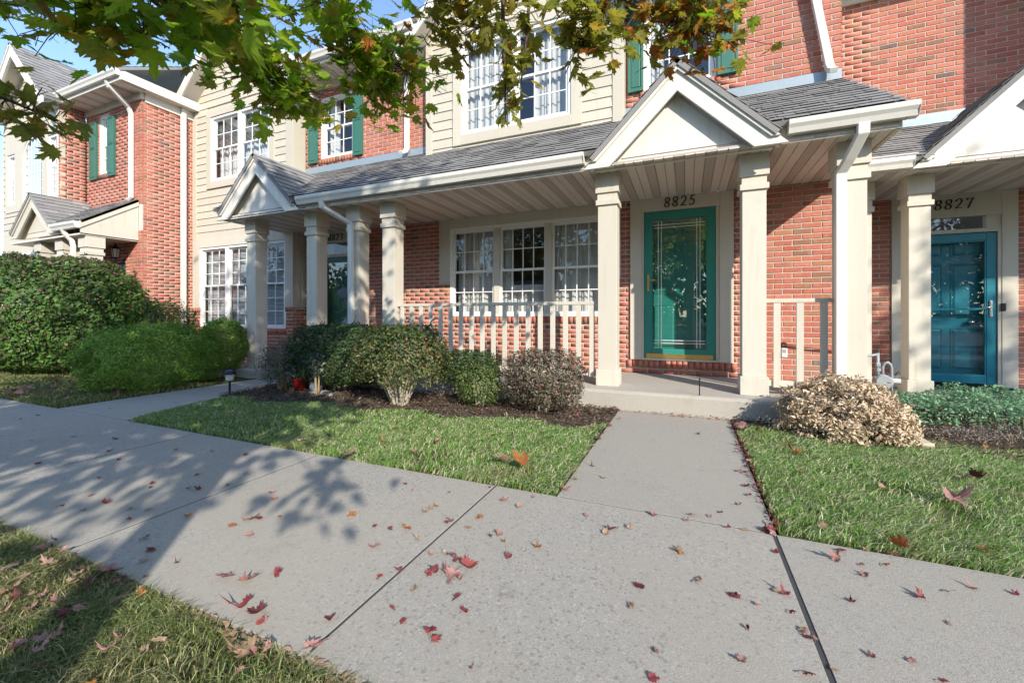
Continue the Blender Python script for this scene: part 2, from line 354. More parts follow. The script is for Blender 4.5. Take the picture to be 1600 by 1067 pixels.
def camdepth(x, y): return -SY*x+CY*y
def project(x, y, z):
    d = camdepth(x, y)
    if d <= 0.05: return (-9999, -9999, d)
    return (800+647*(CY*x+SY*y)/d, 493-647*(z-1.02)/d, d)
def in_view(x, y, z, m=30):
    u, v, d = project(x, y, z)
    return -m < u < 1600+m and -m < v < 1067+m
# ------------------------------------------------------------------ building helpers
BR_P, BR_L, JT = 0.0677, 0.2032, 0.0105
def cells(x0, x1, z0, z1, opens):
    xs = sorted({x0, x1, *[min(max(v, x0), x1) for o in opens for v in o[:2]]})
    zs = sorted({z0, z1, *[min(max(v, z0), z1) for o in opens for v in o[2:]]})
    out = []
    for i in range(len(xs)-1):
        run = None
        for j in range(len(zs)-1):
            cx, cz = (xs[i]+xs[i+1])/2, (zs[j]+zs[j+1])/2
            if xs[i+1]-xs[i] < 1e-6 or zs[j+1]-zs[j] < 1e-6: continue
            inside = any(o[0] < cx < o[1] and o[2] < cz < o[3] for o in opens)
            if inside:
                if run: out.append((xs[i], xs[i+1], run[0], run[1])); run = None
            else:
                run = (run[0], zs[j+1]) if run else (zs[j], zs[j+1])
        if run: out.append((xs[i], xs[i+1], run[0], run[1]))
    return out
class House:
    def __init__(s, label, loc):
        s.root = thing('townhouse', label, 'house', loc, 'townhouses in the row')
        s.bricks = []; s.shingles = []
    def p(s, name, mb, mat, parent=None, **k): return part(name, mb, mat, parent or s.root, **k)
    def wall(s, a0, a1, z0, z1, C, axis='y', opens=(), nob=()):
        """axis 'y': face looks to -Y at Y=C, runs along X. axis 'x': face looks to +X at X=C, runs along Y"""
        mb = MB()
        for (p0, p1, q0, q1) in cells(a0+0.0095, a1-0.0095, z0, z1, opens):
            if axis == 'y': mb.box(p0, p1, C+0.008, C+0.12, q0, q1)
            else: mb.box(C-0.12, C-0.008, p0, p1, q0, q1)
        w = s.p('wall', mb, 'mortar')
        bl = list(opens)+list(nob)
        k0 = math.floor(z0/BR_P); k1 = math.ceil(z1/BR_P)
        for k in range(k0, k1+1):
            b0, b1 = k*BR_P+JT/2, (k+1)*BR_P-JT/2
            b0, b1 = max(b0, z0), min(b1, z1)
            if b1-b0 < 0.02: continue
            zc = (b0+b1)/2
            blk = sorted([(o[0], o[1]) for o in bl if o[2]-0.004 < zc < o[3]+0.004])
            x = math.floor(a0/BR_L)*BR_L+(BR_L/2 if k % 2 else 0)-BR_L
            while x < a1:
                c0, c1 = x+JT/2, x+BR_L-JT/2
                segs = [(max(c0, a0), min(c1, a1))]
                for u0, u1 in blk:
                    ns = []
                    for g0, g1 in segs:
                        if u1 <= g0 or u0 >= g1: ns.append((g0, g1))
                        else:
                            if u0 > g0: ns.append((g0, u0-0.004))
                            if u1 < g1: ns.append((u1+0.004, g1))
                    segs = ns
                for g0, g1 in segs:
                    if g1-g0 > 0.009: s.bricks.append(((g0+g1)/2, zc, g1-g0, b1-b0, C, axis, w))
                x += BR_L
        return w
    def attic(s, x0, x1, Y): s.p('attic_wall', MB().box(x0, x1, Y+0.03, Y+0.10, 2.721, 3.599), 'mortar')
    def rowlock(s, a0, a1, z0, z1, C, w, pitch=0.072, proud=0.02):
        n = max(1, round((a1-a0)/pitch)); d = (a1-a0)/n
        for i in range(n):
            s.bricks.append((a0+(i+0.5)*d, (z0+z1)/2, d-0.010, z1-z0-0.006, C-proud, 'y', w))
    def flush(s, limit=300):
        cand = []; rest = []
        for b in s.bricks:
            a, z, L, H, C, ax, w = b
            P = (a, C, z) if ax == 'y' else (C, a, z)
            u, v, d = project(*P)
            (cand if (-10 < u < 1610 and -10 < v < 1077 and not (2.7 < z < 3.6 and ax == 'y' and C > 6.0)) else rest).append((d, b, P))
        cand.sort(key=lambda t: t[0]); cache = {}
        for d, b, P in cand[:limit]:
            a, z, L, H, C, ax, w = b
            key = (round(L/0.004), round(H/0.003), ax)
            if key not in cache:
                L2, H2 = key[0]*0.004/2, key[1]*0.003/2
                cache[key] = brick_mesh(L2, H2, ax)
            o = link('brick', cache[key], w, P)
            o.location = (P[0]+(rnd.uniform(-.0012, .0012)), P[1]+(rnd.uniform(-.0012, .0012)), P[2])
        V = []; F = []
        for d, b, P in cand[limit:]+[r for r in rest if r[0] > 0]:
            a, z, L, H, C, ax, w = b
            L2, H2 = L/2, H/2; k = len(V); e = 0.003; j = rnd.uniform(-0.0015, 0.0015)
            if ax == 'y':
                V += [(P[0]+sx*(L2-ee), P[1]+j+yy, P[2]+sz*(H2-ee)) for yy, ee in ((0, e), (0.03, 0)) for sx, sz in ((-1,-1),(1,-1),(1,1),(-1,1))]
            else:
                V += [(P[0]+j-yy, P[1]+sx*(L2-ee), P[2]+sz*(H2-ee)) for yy, ee in ((0, e), (0.03, 0)) for sx, sz in ((-1,-1),(1,-1),(1,1),(-1,1))]
            F += [(k, k+1, k+2, k+3), (k+1, k+5, k+6, k+2), (k+4, k, k+3, k+7), (k+3, k+2, k+6, k+7), (k+4, k+5, k+1, k)]
        if V: bulk('bricks', V, F, 'brick', s.root)
        # shingles: the nearest as single pieces, the rest joined
        sh = [(camdepth(c[0], c[1]), poly, th, rf, c) for poly, th, rf, c in s.shingles]
        vis = sorted([t for t in sh if in_view(*t[4]) and t[0] > 0], key=lambda t: t[0]); ids = {id(t[1]) for t in vis[:limit]}
        V = []; F4 = []; mb = MB()
        for d, poly, th, rf, c in sh:
            n = len(poly); top = [p+th for p in poly]
            if id(poly) in ids:
                m2 = MB(); cc = Vector(c); m2.hexa([tuple(p-cc) for p in poly], [tuple(p-cc) for p in top])
                o = link('shingle', m2.mesh('shingle', 'shingle'), rf, c)
            else: mb.hexa([tuple(p) for p in poly], [tuple(p) for p in top])
        if mb.v:
            o = s.p('shingles', mb, 'shingle'); o['kind'] = 'stuff'
    def roof(s, O, U, W, poly, name='roof', mat_deck='shingle', expo=0.128, start=0.0):
        """O origin, U unit along courses, W unit up the slope, poly convex in (u, w)"""
        O, U, W = Vector(O), Vector(U).normalized(), Vector(W).normalized()
        nrm = U.cross(W).normalized()
        if nrm.z < 0: nrm = -nrm
        mb = MB(); lo = [tuple(O+U*a+W*b-nrm*0.05) for a, b in poly]; hi = [tuple(O+U*a+W*b-nrm*0.002) for a, b in poly]
        mb.hexa(lo, hi); rf = s.p(name, mb, mat_deck)
        u0, u1 = min(p[0] for p in poly), max(p[0] for p in poly); w0, w1 = min(p[1] for p in poly), max(p[1] for p in poly)
        area = sum(poly[i][0]*poly[(i+1) % len(poly)][1]-poly[(i+1) % len(poly)][0]*poly[i][1] for i in range(len(poly)))
        P = poly if area > 0 else poly[::-1]
        w = w0
        while w < w1:
            u = u0-rnd.uniform(0, 0.2)
            while u < u1:
                L = rnd.choice((0.15, 0.2, 0.24, 0.28, 0.33))
                q = [(u+0.004, w), (u+L-0.004, w), (u+L-0.004, w+expo+0.012), (u+0.004, w+expo+0.012)]
                q = clip(q, P); u += L
                if len(q) < 3: continue
                lift = rnd.choice((0.0, 0.001, 0.004, 0.005))
                pts = [O+U*a+W*b+nrm*(0.012+lift if b < w+0.03 else 0.001) for a, b in q]
                cx = sum(p.x for p in pts)/len(pts); cy = sum(p.y for p in pts)/len(pts); cz = sum(p.z for p in pts)/len(pts)
                s.shingles.append((pts, nrm*0.005, rf, (cx, cy, cz)))
            w += expo
        return rf
def clip(q, P):
    for i in range(len(P)):
        a, b = P[i], P[(i+1) % len(P)]; out = []
        f = lambda p: (b[0]-a[0])*(p[1]-a[1])-(b[1]-a[1])*(p[0]-a[0])
        for j in range(len(q)):
            c, d = q[j], q[(j+1) % len(q)]; fc, fd = f(c), f(d)
            if fc >= 0: out.append(c)
            if (fc >= 0) != (fd >= 0):
                t = fc/(fc-fd); out.append((c[0]+t*(d[0]-c[0]), c[1]+t*(d[1]-c[1])))
        q = out
        if not q: return []
    r = []
    for p in q:
        if not r or (abs(p[0]-r[-1][0])+abs(p[1]-r[-1][1])) > 1e-4: r.append(p)
    return r
def brick_mesh(L2, H2, ax):
    m = MB(); e = 0.003
    for yy, ee in ((0, e), (0.005, 0), (0.03, 0)):
        for sx, sz in ((-1,-1),(1,-1),(1,1),(-1,1)):
            m.v.append((sx*(L2-ee), yy, sz*(H2-ee)) if ax == 'y' else (-yy, sx*(L2-ee), sz*(H2-ee)))
    m.f.append((0, 1, 2, 3))
    for r in (0, 4):
        for i in range(4):
            j = (i+1) % 4; m.f.append((r+i, r+4+i, r+4+j, r+j))
    return m.mesh('brick', 'brick')

def siding(h, x0, x1, z0, z1, Y, opens=(), expo=0.1524, top=None, name='siding_board'):
    k = 0; z = z0
    bk = MB()
    zcut = min(z1, 5.7) if top else z1
    for (p0, p1, q0, q1) in cells(x0, x1, z0, zcut, opens): bk.box(p0, p1, Y+0.012, Y+0.10, q0, q1)
    if top:
        (a_, b_), (c_, d_) = top(zcut+0.06), top(z1); bk.prism([(max(a_, x0), zcut), (min(b_, x1), zcut), (max(d_, c_), z1), (c_, z1)], 'y', Y+0.0125, Y+0.0995)
    w = h.p('siding_wall', bk, 'siding')
    while z < z1-0.02:
        zt = min(z+expo, z1); zc = (z+zt)/2
        segs = [(x0, x1)]
        if top:
            a, b = top(zc); segs = [(max(x0, a), min(x1, b))]
        for o in opens:
            if o[2]-0.01 < zc < o[3]+0.01:
                ns = []
                for g0, g1 in segs:
                    if o[1] <= g0 or o[0] >= g1: ns.append((g0, g1))
                    else:
                        if o[0] > g0: ns.append((g0, o[0]))
                        if o[1] < g1: ns.append((o[1], g1))
                segs = ns
        for g0, g1 in segs:
            if g1-g0 < 0.03: continue
            m = MB(); m.prism([(Y+0.016, z+0.001), (Y-0.012, z+0.001), (Y+0.004, zt+0.012), (Y+0.016, zt+0.012)], 'x', g0+0.002, g1-0.002)
            part(name, m, 'siding', w)
        z += expo
    return w

def glazing(x0, x1, z0, z1, Y):
    m = MB(); m.v = [(x0, Y, z0), (x1, Y, z0), (x1, Y, z1), (x0, Y, z1)]; m.f = [(0, 1, 2, 3)]; return m
def sash(win, x0, x1, z0, z1, Y, mun, fr=0.035, mat='vinyl', gmat='glass'):
    m = MB(); d0, d1 = Y, Y+0.035
    m.box(x0, x1, d0, d1, z0, z0+fr); m.box(x0, x1, d0, d1, z1-fr, z1); m.box(x0, x0+fr, d0, d1, z0+fr, z1-fr); m.box(x1-fr, x1, d0, d1, z0+fr, z1-fr)
    part('sash', m, mat, win)
    if mun:
        g = MB(); nx, nz = mun; a0, a1, b0, b1 = x0+fr, x1-fr, z0+fr, z1-fr
        for i in range(1, nx): c = a0+(a1-a0)*i/nx; g.box(c-0.0075, c+0.0075, Y+0.002, Y+0.012, b0, b1)
        for i in range(1, nz): c = b0+(b1-b0)*i/nz; g.box(a0, a1, Y+0.0025, Y+0.0115, c-0.0075, c+0.0075)
        part('muntins', g, mat, win)
    part('pane', glazing(x0+fr-0.005, x1-fr+0.005, z0+fr-0.005, z1-fr+0.005, Y+0.014), gmat, win)

def window(h, x0, x1, z0, z1, Y, units=1, mun=(3, 2), fr=0.05, dec=('none',), split=0.5, room=True, mun_low=True, unit_gap=0.09, mat='vinyl', label=None, gap_mat=None):
    m = MB(); e = Y+0.09
    m.box(x0, x1, Y, e, z0, z0+fr*0.8); m.box(x0, x1, Y, e, z1-fr, z1); m.box(x0, x0+fr, Y, e, z0+fr*0.8, z1-fr); m.box(x1-fr, x1, Y, e, z0+fr*0.8, z1-fr)
    W = (x1-x0-2*fr-(units-1)*unit_gap)/units
    win = h.p('window', m, mat)
    if label: win['label'] = label
    zs = z0+fr*0.8+(z1-z0-fr*1.8)*split
    for i in range(units):
        a = x0+fr+i*(W+unit_gap); b = a+W
        if i < units-1:
            g = MB(); g.box(b, b+unit_gap, Y-0.004, e, z0+fr*0.8, z1-fr); part('mullion', g, gap_mat or mat, win)
        sash(win, a, b, zs-0.012, z1-fr, Y+0.045, mun, mat=mat); sash(win, a, b, z0+fr*0.8, zs+0.022, Y+0.02, mun if mun_low else None, mat=mat)
    if room:
        r = MB(); a, b, c, d = x0-0.15, x1+0.15, Y+0.12, Y+1.7
        r.box(a-0.05, a, c, d, z0-0.2, z1+0.2); r.box(b, b+0.05, c, d, z0-0.2, z1+0.2); r.box(a-.05, b+.05, d, d+0.05, z0-0.2, z1+0.2)
        r.box(a-.05, b+.05, c, d+0.05, z1+0.2, z1+0.25); r.box(a-.05, b+.05, c, d+0.05, z0-0.25, z0-0.2)
        part('interior', r, 'room', win)
    for dd in dec:
        if dd[0] == 'curtain':
            _, c0, c1, q0, q1 = dd; n = int((c1-c0)/0.02)+2; c = MB()
            for zz in (q0, q1):
                for i in range(n):
                    x = c0+(c1-c0)*i/(n-1); c.v.append((x, Y+0.17+0.02*math.sin(x*58+math.sin(x*13)*2), zz))
            for i in range(n-1): c.f.append((i, i+1, n+i+1, n+i))
            part('curtain', c, 'curtain', win, smooth=True)
        if dd[0] == 'blind':
            _, c0, c1, q0, q1 = dd; b = MB(); z = q0
            while z < q1:
                b.hexa([(c0, Y+0.125, z), (c1, Y+0.125, z), (c1, Y+0.145, z+0.018), (c0, Y+0.145, z+0.018)], [(c0, Y+0.125, z+0.002), (c1, Y+0.125, z+0.002), (c1, Y+0.145, z+0.02), (c0, Y+0.145, z+0.02)]); z += 0.028
            part('blind', b, 'blind', win)
    return win

def trim_frame(h, x0, x1, z0, z1, Y, w=0.15, bottom=True, t=0.03, mat='trim', wt=None):
    """flat casing round an opening x0..x1, z0..z1 (inner edges)"""
    wt = wt or w
    for a in ((x0-w, x0, z0-(w if bottom else 0), z1), (x1, x1+w, z0-(w if bottom else 0), z1)):
        m = MB(); m.box(a[0], a[1], Y-t, Y+0.02, a[2], a[3]); h.p('casing', m, mat, bevel=0.004)
    m = MB(); m.box(x0-w, x1+w, Y-t-0.003, Y+0.02, z1, z1+wt); h.p('casing', m, mat, bevel=0.004)
    if bottom:
        m = MB(); m.box(x0, x1, Y-t-0.003, Y+0.02, z0-w, z0); h.p('casing', m, mat, bevel=0.004)

def shutter(h, x0, x1, z0, z1, Y):
    m = MB(); m.box(x0, x1, Y-0.035, Y+0.0, z0, z1); fr = 0.045
    s = h.p('shutter', m, 'shutter')
    zm = (z0+z1)/2+0.05
    for a, b in ((z0+fr*1.4, zm-fr/2), (zm+fr/2, z1-fr*1.4)):
        g = MB(); g.box(x0+fr, x1-fr, Y-0.0435, Y-0.034, a, b)
        part('raised_panel', g, 'shutter', s, bevel=0.006)
    g = MB()
    for b in ((x0, x0+fr*0.75, z0, z1), (x1-fr*0.75, x1, z0, z1), (x0+fr*.75, x1-fr*.75, z0, z0+fr), (x0+fr*.75, x1-fr*.75, z1-fr, z1), (x0+fr*.75, x1-fr*.75, zm-fr*.3, zm+fr*.3)):
        g.box(b[0], b[1], Y-0.046, Y-0.0345, b[2], b[3])
    part('stile_frame', g, 'shutter', s, bevel=0.003)

def column(h, x0, zb, Y0=4.84, w=0.215, zt=2.658, dep=None, half=False):
    dep = dep or w
    x1 = x0+w; y1 = Y0+dep
    m = MB(); m.box(x0, x1, Y0, y1, zb+0.19, zt-0.30); c = h.p('column', m, 'trim', bevel=0.004)
    m = MB(); e = 0.02; m.box(x0-e, x1+e, Y0-e, y1+e, zb, zb+0.19); part('plinth', m, 'trim', c, bevel=0.004)
    m = MB(); m.box(x0-0.022, x1+0.022, Y0-0.022, y1+0.022, zt-0.36, zt-0.30); part('neck_band', m, 'trim', c, bevel=0.004)
    m = MB(); m.box(x0-0.004, x1+0.004, Y0-0.004, y1+0.004, zt-0.30, zt-0.22); part('frieze', m, 'trim', c)
    m = MB(); m.box(x0-0.025, x1+0.025, Y0-0.025, y1+0.025, zt-0.22, zt); part('capital', m, 'trim', c, bevel=0.003)
    return c

def gutter(h, x0, x1, Y, zt, name='gutter'):
    """K-style gutter along X, back at Y+0.11"""
    pr = [(Y+0.11, zt-0.005), (Y+0.11, zt-0.12), (Y+0.035, zt-0.12), (Y+0.02, zt-0.075), (Y+0.0, zt-0.045), (Y-0.004, zt-0.012), (Y+0.004, zt), (Y+0.016, zt), (Y+0.016, zt-0.008)]
    pr2 = [(Y+0.016, zt-0.012), (Y+0.014, zt-0.045), (Y+0.03, zt-0.075), (Y+0.043, zt-0.11), (Y+0.10, zt-0.11), (Y+0.10, zt-0.005)]
    m = MB(); poly = pr+pr2
    k = 0; n = len(poly)
    m.v = [(x0, a, b) for a, b in poly]+[(x1, a, b) for a, b in poly]
    for i in range(n-1): m.f.append((i, n+i, n+i+1, i+1))
    g = h.p(name, m, 'gutter_white')
    for xx in (x0, x1):
        e = MB(); e.prism([(Y+0.11, zt-0.002), (Y+0.11, zt-0.122), (Y+0.033, zt-0.122), (Y-0.002, zt-0.05), (Y-0.006, zt-0.002)], 'x', xx-0.002, xx+0.002); part('end_cap', e, 'gutter_white', g)
    return g
def soffit(h, x0, x1, y0, y1, z, w=0.1, ph=0):
    dk = MB(); dk.box(x0, x1, y0, y1, z+0.012, z+0.03); d = h.p('porch_ceiling', dk, 'soffit_vent')
    n = int(round((x1-x0)/w)); w = (x1-x0)/n
    for i in range(n):
        m = MB(); a = x0+i*w; m.prism([(a+0.001, z+0.012), (a+0.006, z), (a+w-0.006, z), (a+w-0.001, z+0.012)], 'y', y0+0.001, y1-0.001)
        part('soffit_board', m, 'soffit_vent' if (i+ph) % 3 == 1 else 'soffit', d)
def downspout(h, pts, w=0.08, d=0.06, flutes=True):
    m = MB(); m.rtube(pts, w, d); o = h.p('downspout', m, 'gutter_white', bevel=0.006)
    return o
MAIN_S = 0.646
def gable(h, xc, Yf, half=0.96, zb=2.645, apex=3.60, mat='gable_white', panel_mark=True):
    m_ = (apex-zb)/half; L = math.hypot(half, apex-zb); nx, nz = (apex-zb)/L, half/L
    # triangle face set back under the rakes
    p = MB(); p.prism([(xc-half+0.10, zb), (xc+half-0.10, zb), (xc, apex-0.14)], 'y', Yf+0.13, Yf+0.17)
    g = h.p('gable_panel', p, mat)
    pm = MB(); k = 0.40; zc = zb+0.10
    pm.prism([(xc-half*0.60, zc), (xc+half*0.60, zc), (xc, zc+half*0.60*m_)], 'y', Yf+0.118, Yf+0.131); part('inset_panel', pm, mat, g, bevel=0.004)
    for sg in (-1, 1):
        e = half+0.04
        def pt(t, off): # along the slope from the eave, off below the top line
            x = e*(1-t); z = zb-0.04*m_+t*e*m_
            return (xc+sg*(x-nx*off*0), z-off/nz*1.0)
        z_e = apex-e*m_
        q = [(xc+sg*e, z_e), (xc, apex), (xc, apex-0.20/nz), (xc+sg*(half-0.10), zb-0.01), (xc+sg*e, zb-0.01)]
        if z_e < zb-0.01: q = [(xc+sg*(apex-zb+0.01)/m_, zb-0.01), (xc, apex), (xc, apex-0.20/nz), (xc+sg*(apex-0.20/nz-zb+0.01)/m_, zb-0.01)]
        b = MB(); b.prism(q, 'y', Yf, Yf+0.03); rb = h.p('rake_board', b, mat, bevel=0.003)
        q2 = [(xc+sg*(apex-zb-0.06)/m_, zb+0.06), (xc, apex), (xc, apex-0.055/nz), (xc+sg*(apex-0.055/nz-zb-0.06)/m_, zb+0.06)]
        b = MB(); b.prism(q2, 'y', Yf-0.025, Yf+0.002); part('rake_moulding', b, mat, rb, bevel=0.004)
        b = MB(); b.hexa([(xc+sg*(apex-0.03/nz-zb)/m_, Yf+0.028, zb), (xc, Yf+0.028, apex-0.03/nz), (xc, Yf+0.14, apex-0.03/nz), (xc+sg*(apex-0.03/nz-zb)/m_, Yf+0.14, zb)],
                         [(xc+sg*(apex-0.05/nz-zb)/m_, Yf+0.028, zb), (xc, Yf+0.028, apex-0.05/nz), (xc, Yf+0.14, apex-0.05/nz), (xc+sg*(apex-0.05/nz-zb)/m_, Yf+0.14, zb)])
        part('rake_soffit', b, mat, rb)
        # shingled slope: u runs back (+Y), w runs down from the ridge -> use up-slope from eave
        sm = e/half*L
        O = (xc+sg*e, Yf-0.04, apex-e*m_+0.035); U = (0, 1, 0); W = (-sg*half, 0, apex-zb)
        Yr = (apex-2.83)/MAIN_S  # distance from the eave line to where the ridge dies into the main roof
        h.roof(O, U, W, [(0, 0.15), (0.20, 0.15), (Yr+0.10, sm), (0, sm)], name='gable_roof')
DIG = {'8': [[(0.5,0.52),(0.2,0.62),(0.16,0.82),(0.38,0.98),(0.66,0.98),(0.84,0.82),(0.78,0.64),(0.5,0.52),(0.2,0.38),(0.1,0.18),(0.3,0.02),(0.66,0.02),(0.86,0.18),(0.78,0.38),(0.5,0.52)]],
       '2': [[(0.12,0.74),(0.2,0.92),(0.46,1.0),(0.74,0.92),(0.82,0.72),(0.68,0.48),(0.4,0.24),(0.12,0.04),(0.5,0.06),(0.9,0.04)]],
       '5': [[(0.86,1.0),(0.36,0.96),(0.26,0.56),(0.56,0.62),(0.82,0.48),(0.84,0.22),(0.62,0.03),(0.3,0.02),(0.12,0.14)]],
       '3': [[(0.14,0.86),(0.4,1.0),(0.7,0.94),(0.8,0.76),(0.64,0.58),(0.42,0.53),(0.68,0.48),(0.86,0.26),(0.7,0.05),(0.36,0.0),(0.12,0.12)]],
       '7': [[(0.14,0.84),(0.2,0.98),(0.52,0.94),(0.92,1.0),(0.62,0.52),(0.42,0.0)]]}
def number(h, text, xc, z0, Y, H=0.13, pitch=0.105):
    for i, ch in enumerate(text):
        m = MB(); x0 = xc+(i-len(text)/2)*pitch; w = pitch*0.78
        for pl in DIG[ch]:
            pts = [(x0+a*w+0.18*b*H*0.5, z0+b*H) for a, b in pl]
            for j in range(len(pts)-1):
                (ax, az), (bx, bz) = pts[j], pts[j+1]; L = math.hypot(bx-ax, bz-az)
                vert = abs(bz-az)/L; wd = 0.0055+0.009*vert
                nx, nz = -(bz-az)/L*wd/2, (bx-ax)/L*wd/2; ex, ez = (bx-ax)/L*0.002, (bz-az)/L*0.002
                m.prism([(ax-ex+nx, az-ez+nz), (ax-ex-nx, az-ez-nz), (bx+ex-nx, bz+ez-nz), (bx+ex+nx, bz+ez+nz)], 'y', Y-0.012-0.0004*(j % 3), Y)
        h.p('house_number', m, 'black_iron')
def panel_door(h, x0, x1, z0, z1, Y, mat, name='front_door'):
    m = MB(); m.box(x0, x1, Y, Y+0.045, z0, z1); d = h.p(name, m, mat)
    w = x1-x0; H = z1-z0
    for a, b in ((0.13, 0.44), (0.56, 0.87)):
        for c, e in ((0.09, 0.36), (0.45, 0.80), (0.86, 0.95)):
            g = MB(); X0, X1, Z0, Z1 = x0+a*w, x0+b*w, z0+c*H, z0+e*H
            g.hexa([(X0, Y+0.001, Z0), (X1, Y+0.001, Z0), (X1, Y+0.001, Z1), (X0, Y+0.001, Z1)], [(X0+.03, Y-0.014, Z0+.03), (X1-.03, Y-0.014, Z0+.03), (X1-.03, Y-0.014, Z1-.03), (X0+.03, Y-0.014, Z1-.03)])
            part('raised_panel', g, mat, d)
            f = MB(); t = 0.012
            for bx in ((X0-t, X1+t, Z0-t, Z0), (X0-t, X1+t, Z1, Z1+t), (X0-t, X0, Z0, Z1), (X1, X1+t, Z0, Z1)): f.box(bx[0], bx[1], Y-0.008, Y+0.002, bx[2], bx[3])
            part('moulding', f, mat, d)
    return d
def storm_door(h, x0, x1, z0, z1, Y, mat, fr=0.10, bot=0.16, gl='door_glass'):
    m = MB(); a = Y; b = Y+0.035
    m.box(x0, x0+fr, a, b, z0, z1); m.box(x1-fr, x1, a, b, z0, z1); m.box(x0+fr, x1-fr, a, b, z1-fr, z1); m.box(x0+fr, x1-fr, a, b, z0, z0+bot)
    d = h.p('storm_door', m, mat, bevel=0.006)
    f = MB(); t = 0.014
    for bx in ((x0+fr, x1-fr, z0+bot, z0+bot+t), (x0+fr, x1-fr, z1-fr-t, z1-fr), (x0+fr, x0+fr+t, z0+bot+t, z1-fr-t), (x1-fr-t, x1-fr, z0+bot+t, z1-fr-t)): f.box(bx[0], bx[1], a+0.006, b-0.006, bx[2], bx[3])
    part('glazing_bead', f, mat, d)
    part('glass_pane', glazing(x0+fr+0.004, x1-fr-0.004, z0+bot+0.004, z1-fr-0.004, Y+0.018), gl, d)
    return d
# ------------------------------------------------------------------ ground, walks
def sheet(name, x0, x1, y0, y1, z, mat, nx=1, ny=1, amp=0.0, seed=0):
    r = np.random.default_rng(seed); m = MB()
    for j in range(ny+1):
        for i in range(nx+1):
            edge = i in (0, nx) or j in (0, ny)
            m.v.append((x0+(x1-x0)*i/nx, y0+(y1-y0)*j/ny, z+(0 if edge else r.uniform(-amp, amp))))
    for j in range(ny):
        for i in range(nx): k = j*(nx+1)+i; m.f.append((k, k+1, k+nx+2, k+nx+1))
    return struct(name, m, mat, smooth=True)
sheet('ground', -600, 600, -600, 600, -0.09, 'soil')
SW0, SW1 = 0.905, 2.25
def slab(parent, x0, x1, y0, y1, z=0.0, th=0.08, mat='concrete', xr=None):
    m = MB(); b = 0.0012; q = xr or (x0, x1)   # xr: x range at the far edge
    a = [(x0, y0), (x1, y0), (q[1], y1), (q[0], y1)]
    a2 = [(x0+b, y0+b), (x1-b, y0+b), (q[1]-b, y1-b), (q[0]+b, y1-b)]
    m.v = [(p[0], p[1], z-th) for p in a]+[(p[0], p[1], z-b) for p in a]+[(p[0], p[1], z) for p in a2]
    for r in (0, 4):
        for i in range(4): j = (i+1) % 4; m.f.append((r+i, r+j, r+4+j, r+4+i))
    m.f.append((8, 9, 10, 11))
    return part('slab', m, mat, parent)
m = MB(); m.box(-30, 12, SW0+0.02, SW1-0.004, -0.085, -0.0015); side = struct('sidewalk', m, 'asphalt')
xs = [0.375-1.43*k for k in range(1, 18)]
edges = sorted([0.375]+xs+[1.83, 3.26, 4.69, 6.12, 7.55])
for a, b in zip(edges[:-1], edges[1:]):
    g0 = 0.009 if abs(a-0.375) < 1e-6 else 0.006; g1 = 0.009 if abs(b-0.375) < 1e-6 else 0.006
    slab(side, a+g0, b-g1, SW0, SW1, rnd.uniform(0.0, 0.002))
m = MB(); m.box(-0.66, 0.37, SW1-0.003, 4.56, -0.085, -0.0015); walk = struct('path', m, 'asphalt')
slab(walk, -0.675, 0.385, SW1+0.010, 4.565, 0.001)
m = MB(); m.box(-6.3, -5.7, SW1+0.01, 4.3, -0.085, -0.05); walk2 = struct('path', m, 'soil')
slab(walk2, -6.36, -5.03, SW1+0.008, 3.3, 0.002, xr=(-6.36, -5.36)); slab(walk2, -6.36, -5.362, 3.31, 4.55, 0.002, xr=(-6.36, -5.75))
m = MB(); m.box(-11.5, -10.6, SW1+0.01, 4.3, -0.085, -0.05); walk3 = struct('path', m, 'soil')
slab(walk3, -11.6, -10.4, SW1+0.008, 3.6, 0.002)
# parking lot behind the camera, mirrored in the glass
m = MB(); m.box(-40, 40, -16, -4.2, -0.12, -0.06); struct('road', m, 'asphalt')
m = MB(); m.box(-40, 40, -4.2, -4.05, -0.12, 0.02); struct('kerb', m, 'concrete_smooth')

# ------------------------------------------------------------------ townhouse 8825
h = House('brick townhouse numbered 8825 with green glass storm door and long railed porch', (-1.2, 6.13, 0)); H25 = h
WB = 6.13
WX0, WX1, WZ0, WZ1 = -3.74, -1.09, 1.01, 2.50
lw = h.wall(-5.2, 1.72, 0.08, 2.72, WB, 'y', opens=[(WX0, WX1, WZ0, 2.72), (-3.95, -0.88, 1.585, 2.72), (-0.745, 0.565, 0.395, 2.72)], nob=[(WX0-0.02, WX1+0.02, 0.90, 1.01), (-0.79, 0.61, 0.285, 0.395)])
h.rowlock(WX0-0.02, WX1+0.02, 0.90, 1.008, WB, lw); h.rowlock(-0.79, 0.61, 0.285, 0.395, WB, lw, proud=0.028)
uw = h.wall(-0.81, 1.72, 3.60, 7.2, WB, 'y', opens=[(-0.56, 0.36, 4.20, 5.72)], nob=[(-2, 2, 3.5, 3.99)])
h.rowlock(-0.62, 0.42, 4.10, 4.198, WB, uw)
m = MB(); m.box(1.60, 1.72, WB+0.13, 7.6, 0, 7.2); h.p('side_wall', m, 'mortar')
m = MB(); m.box(-0.815, 1.715, WB-0.014, WB+0.01, 3.855, 3.99); h.p('flashing', m, 'flashing')
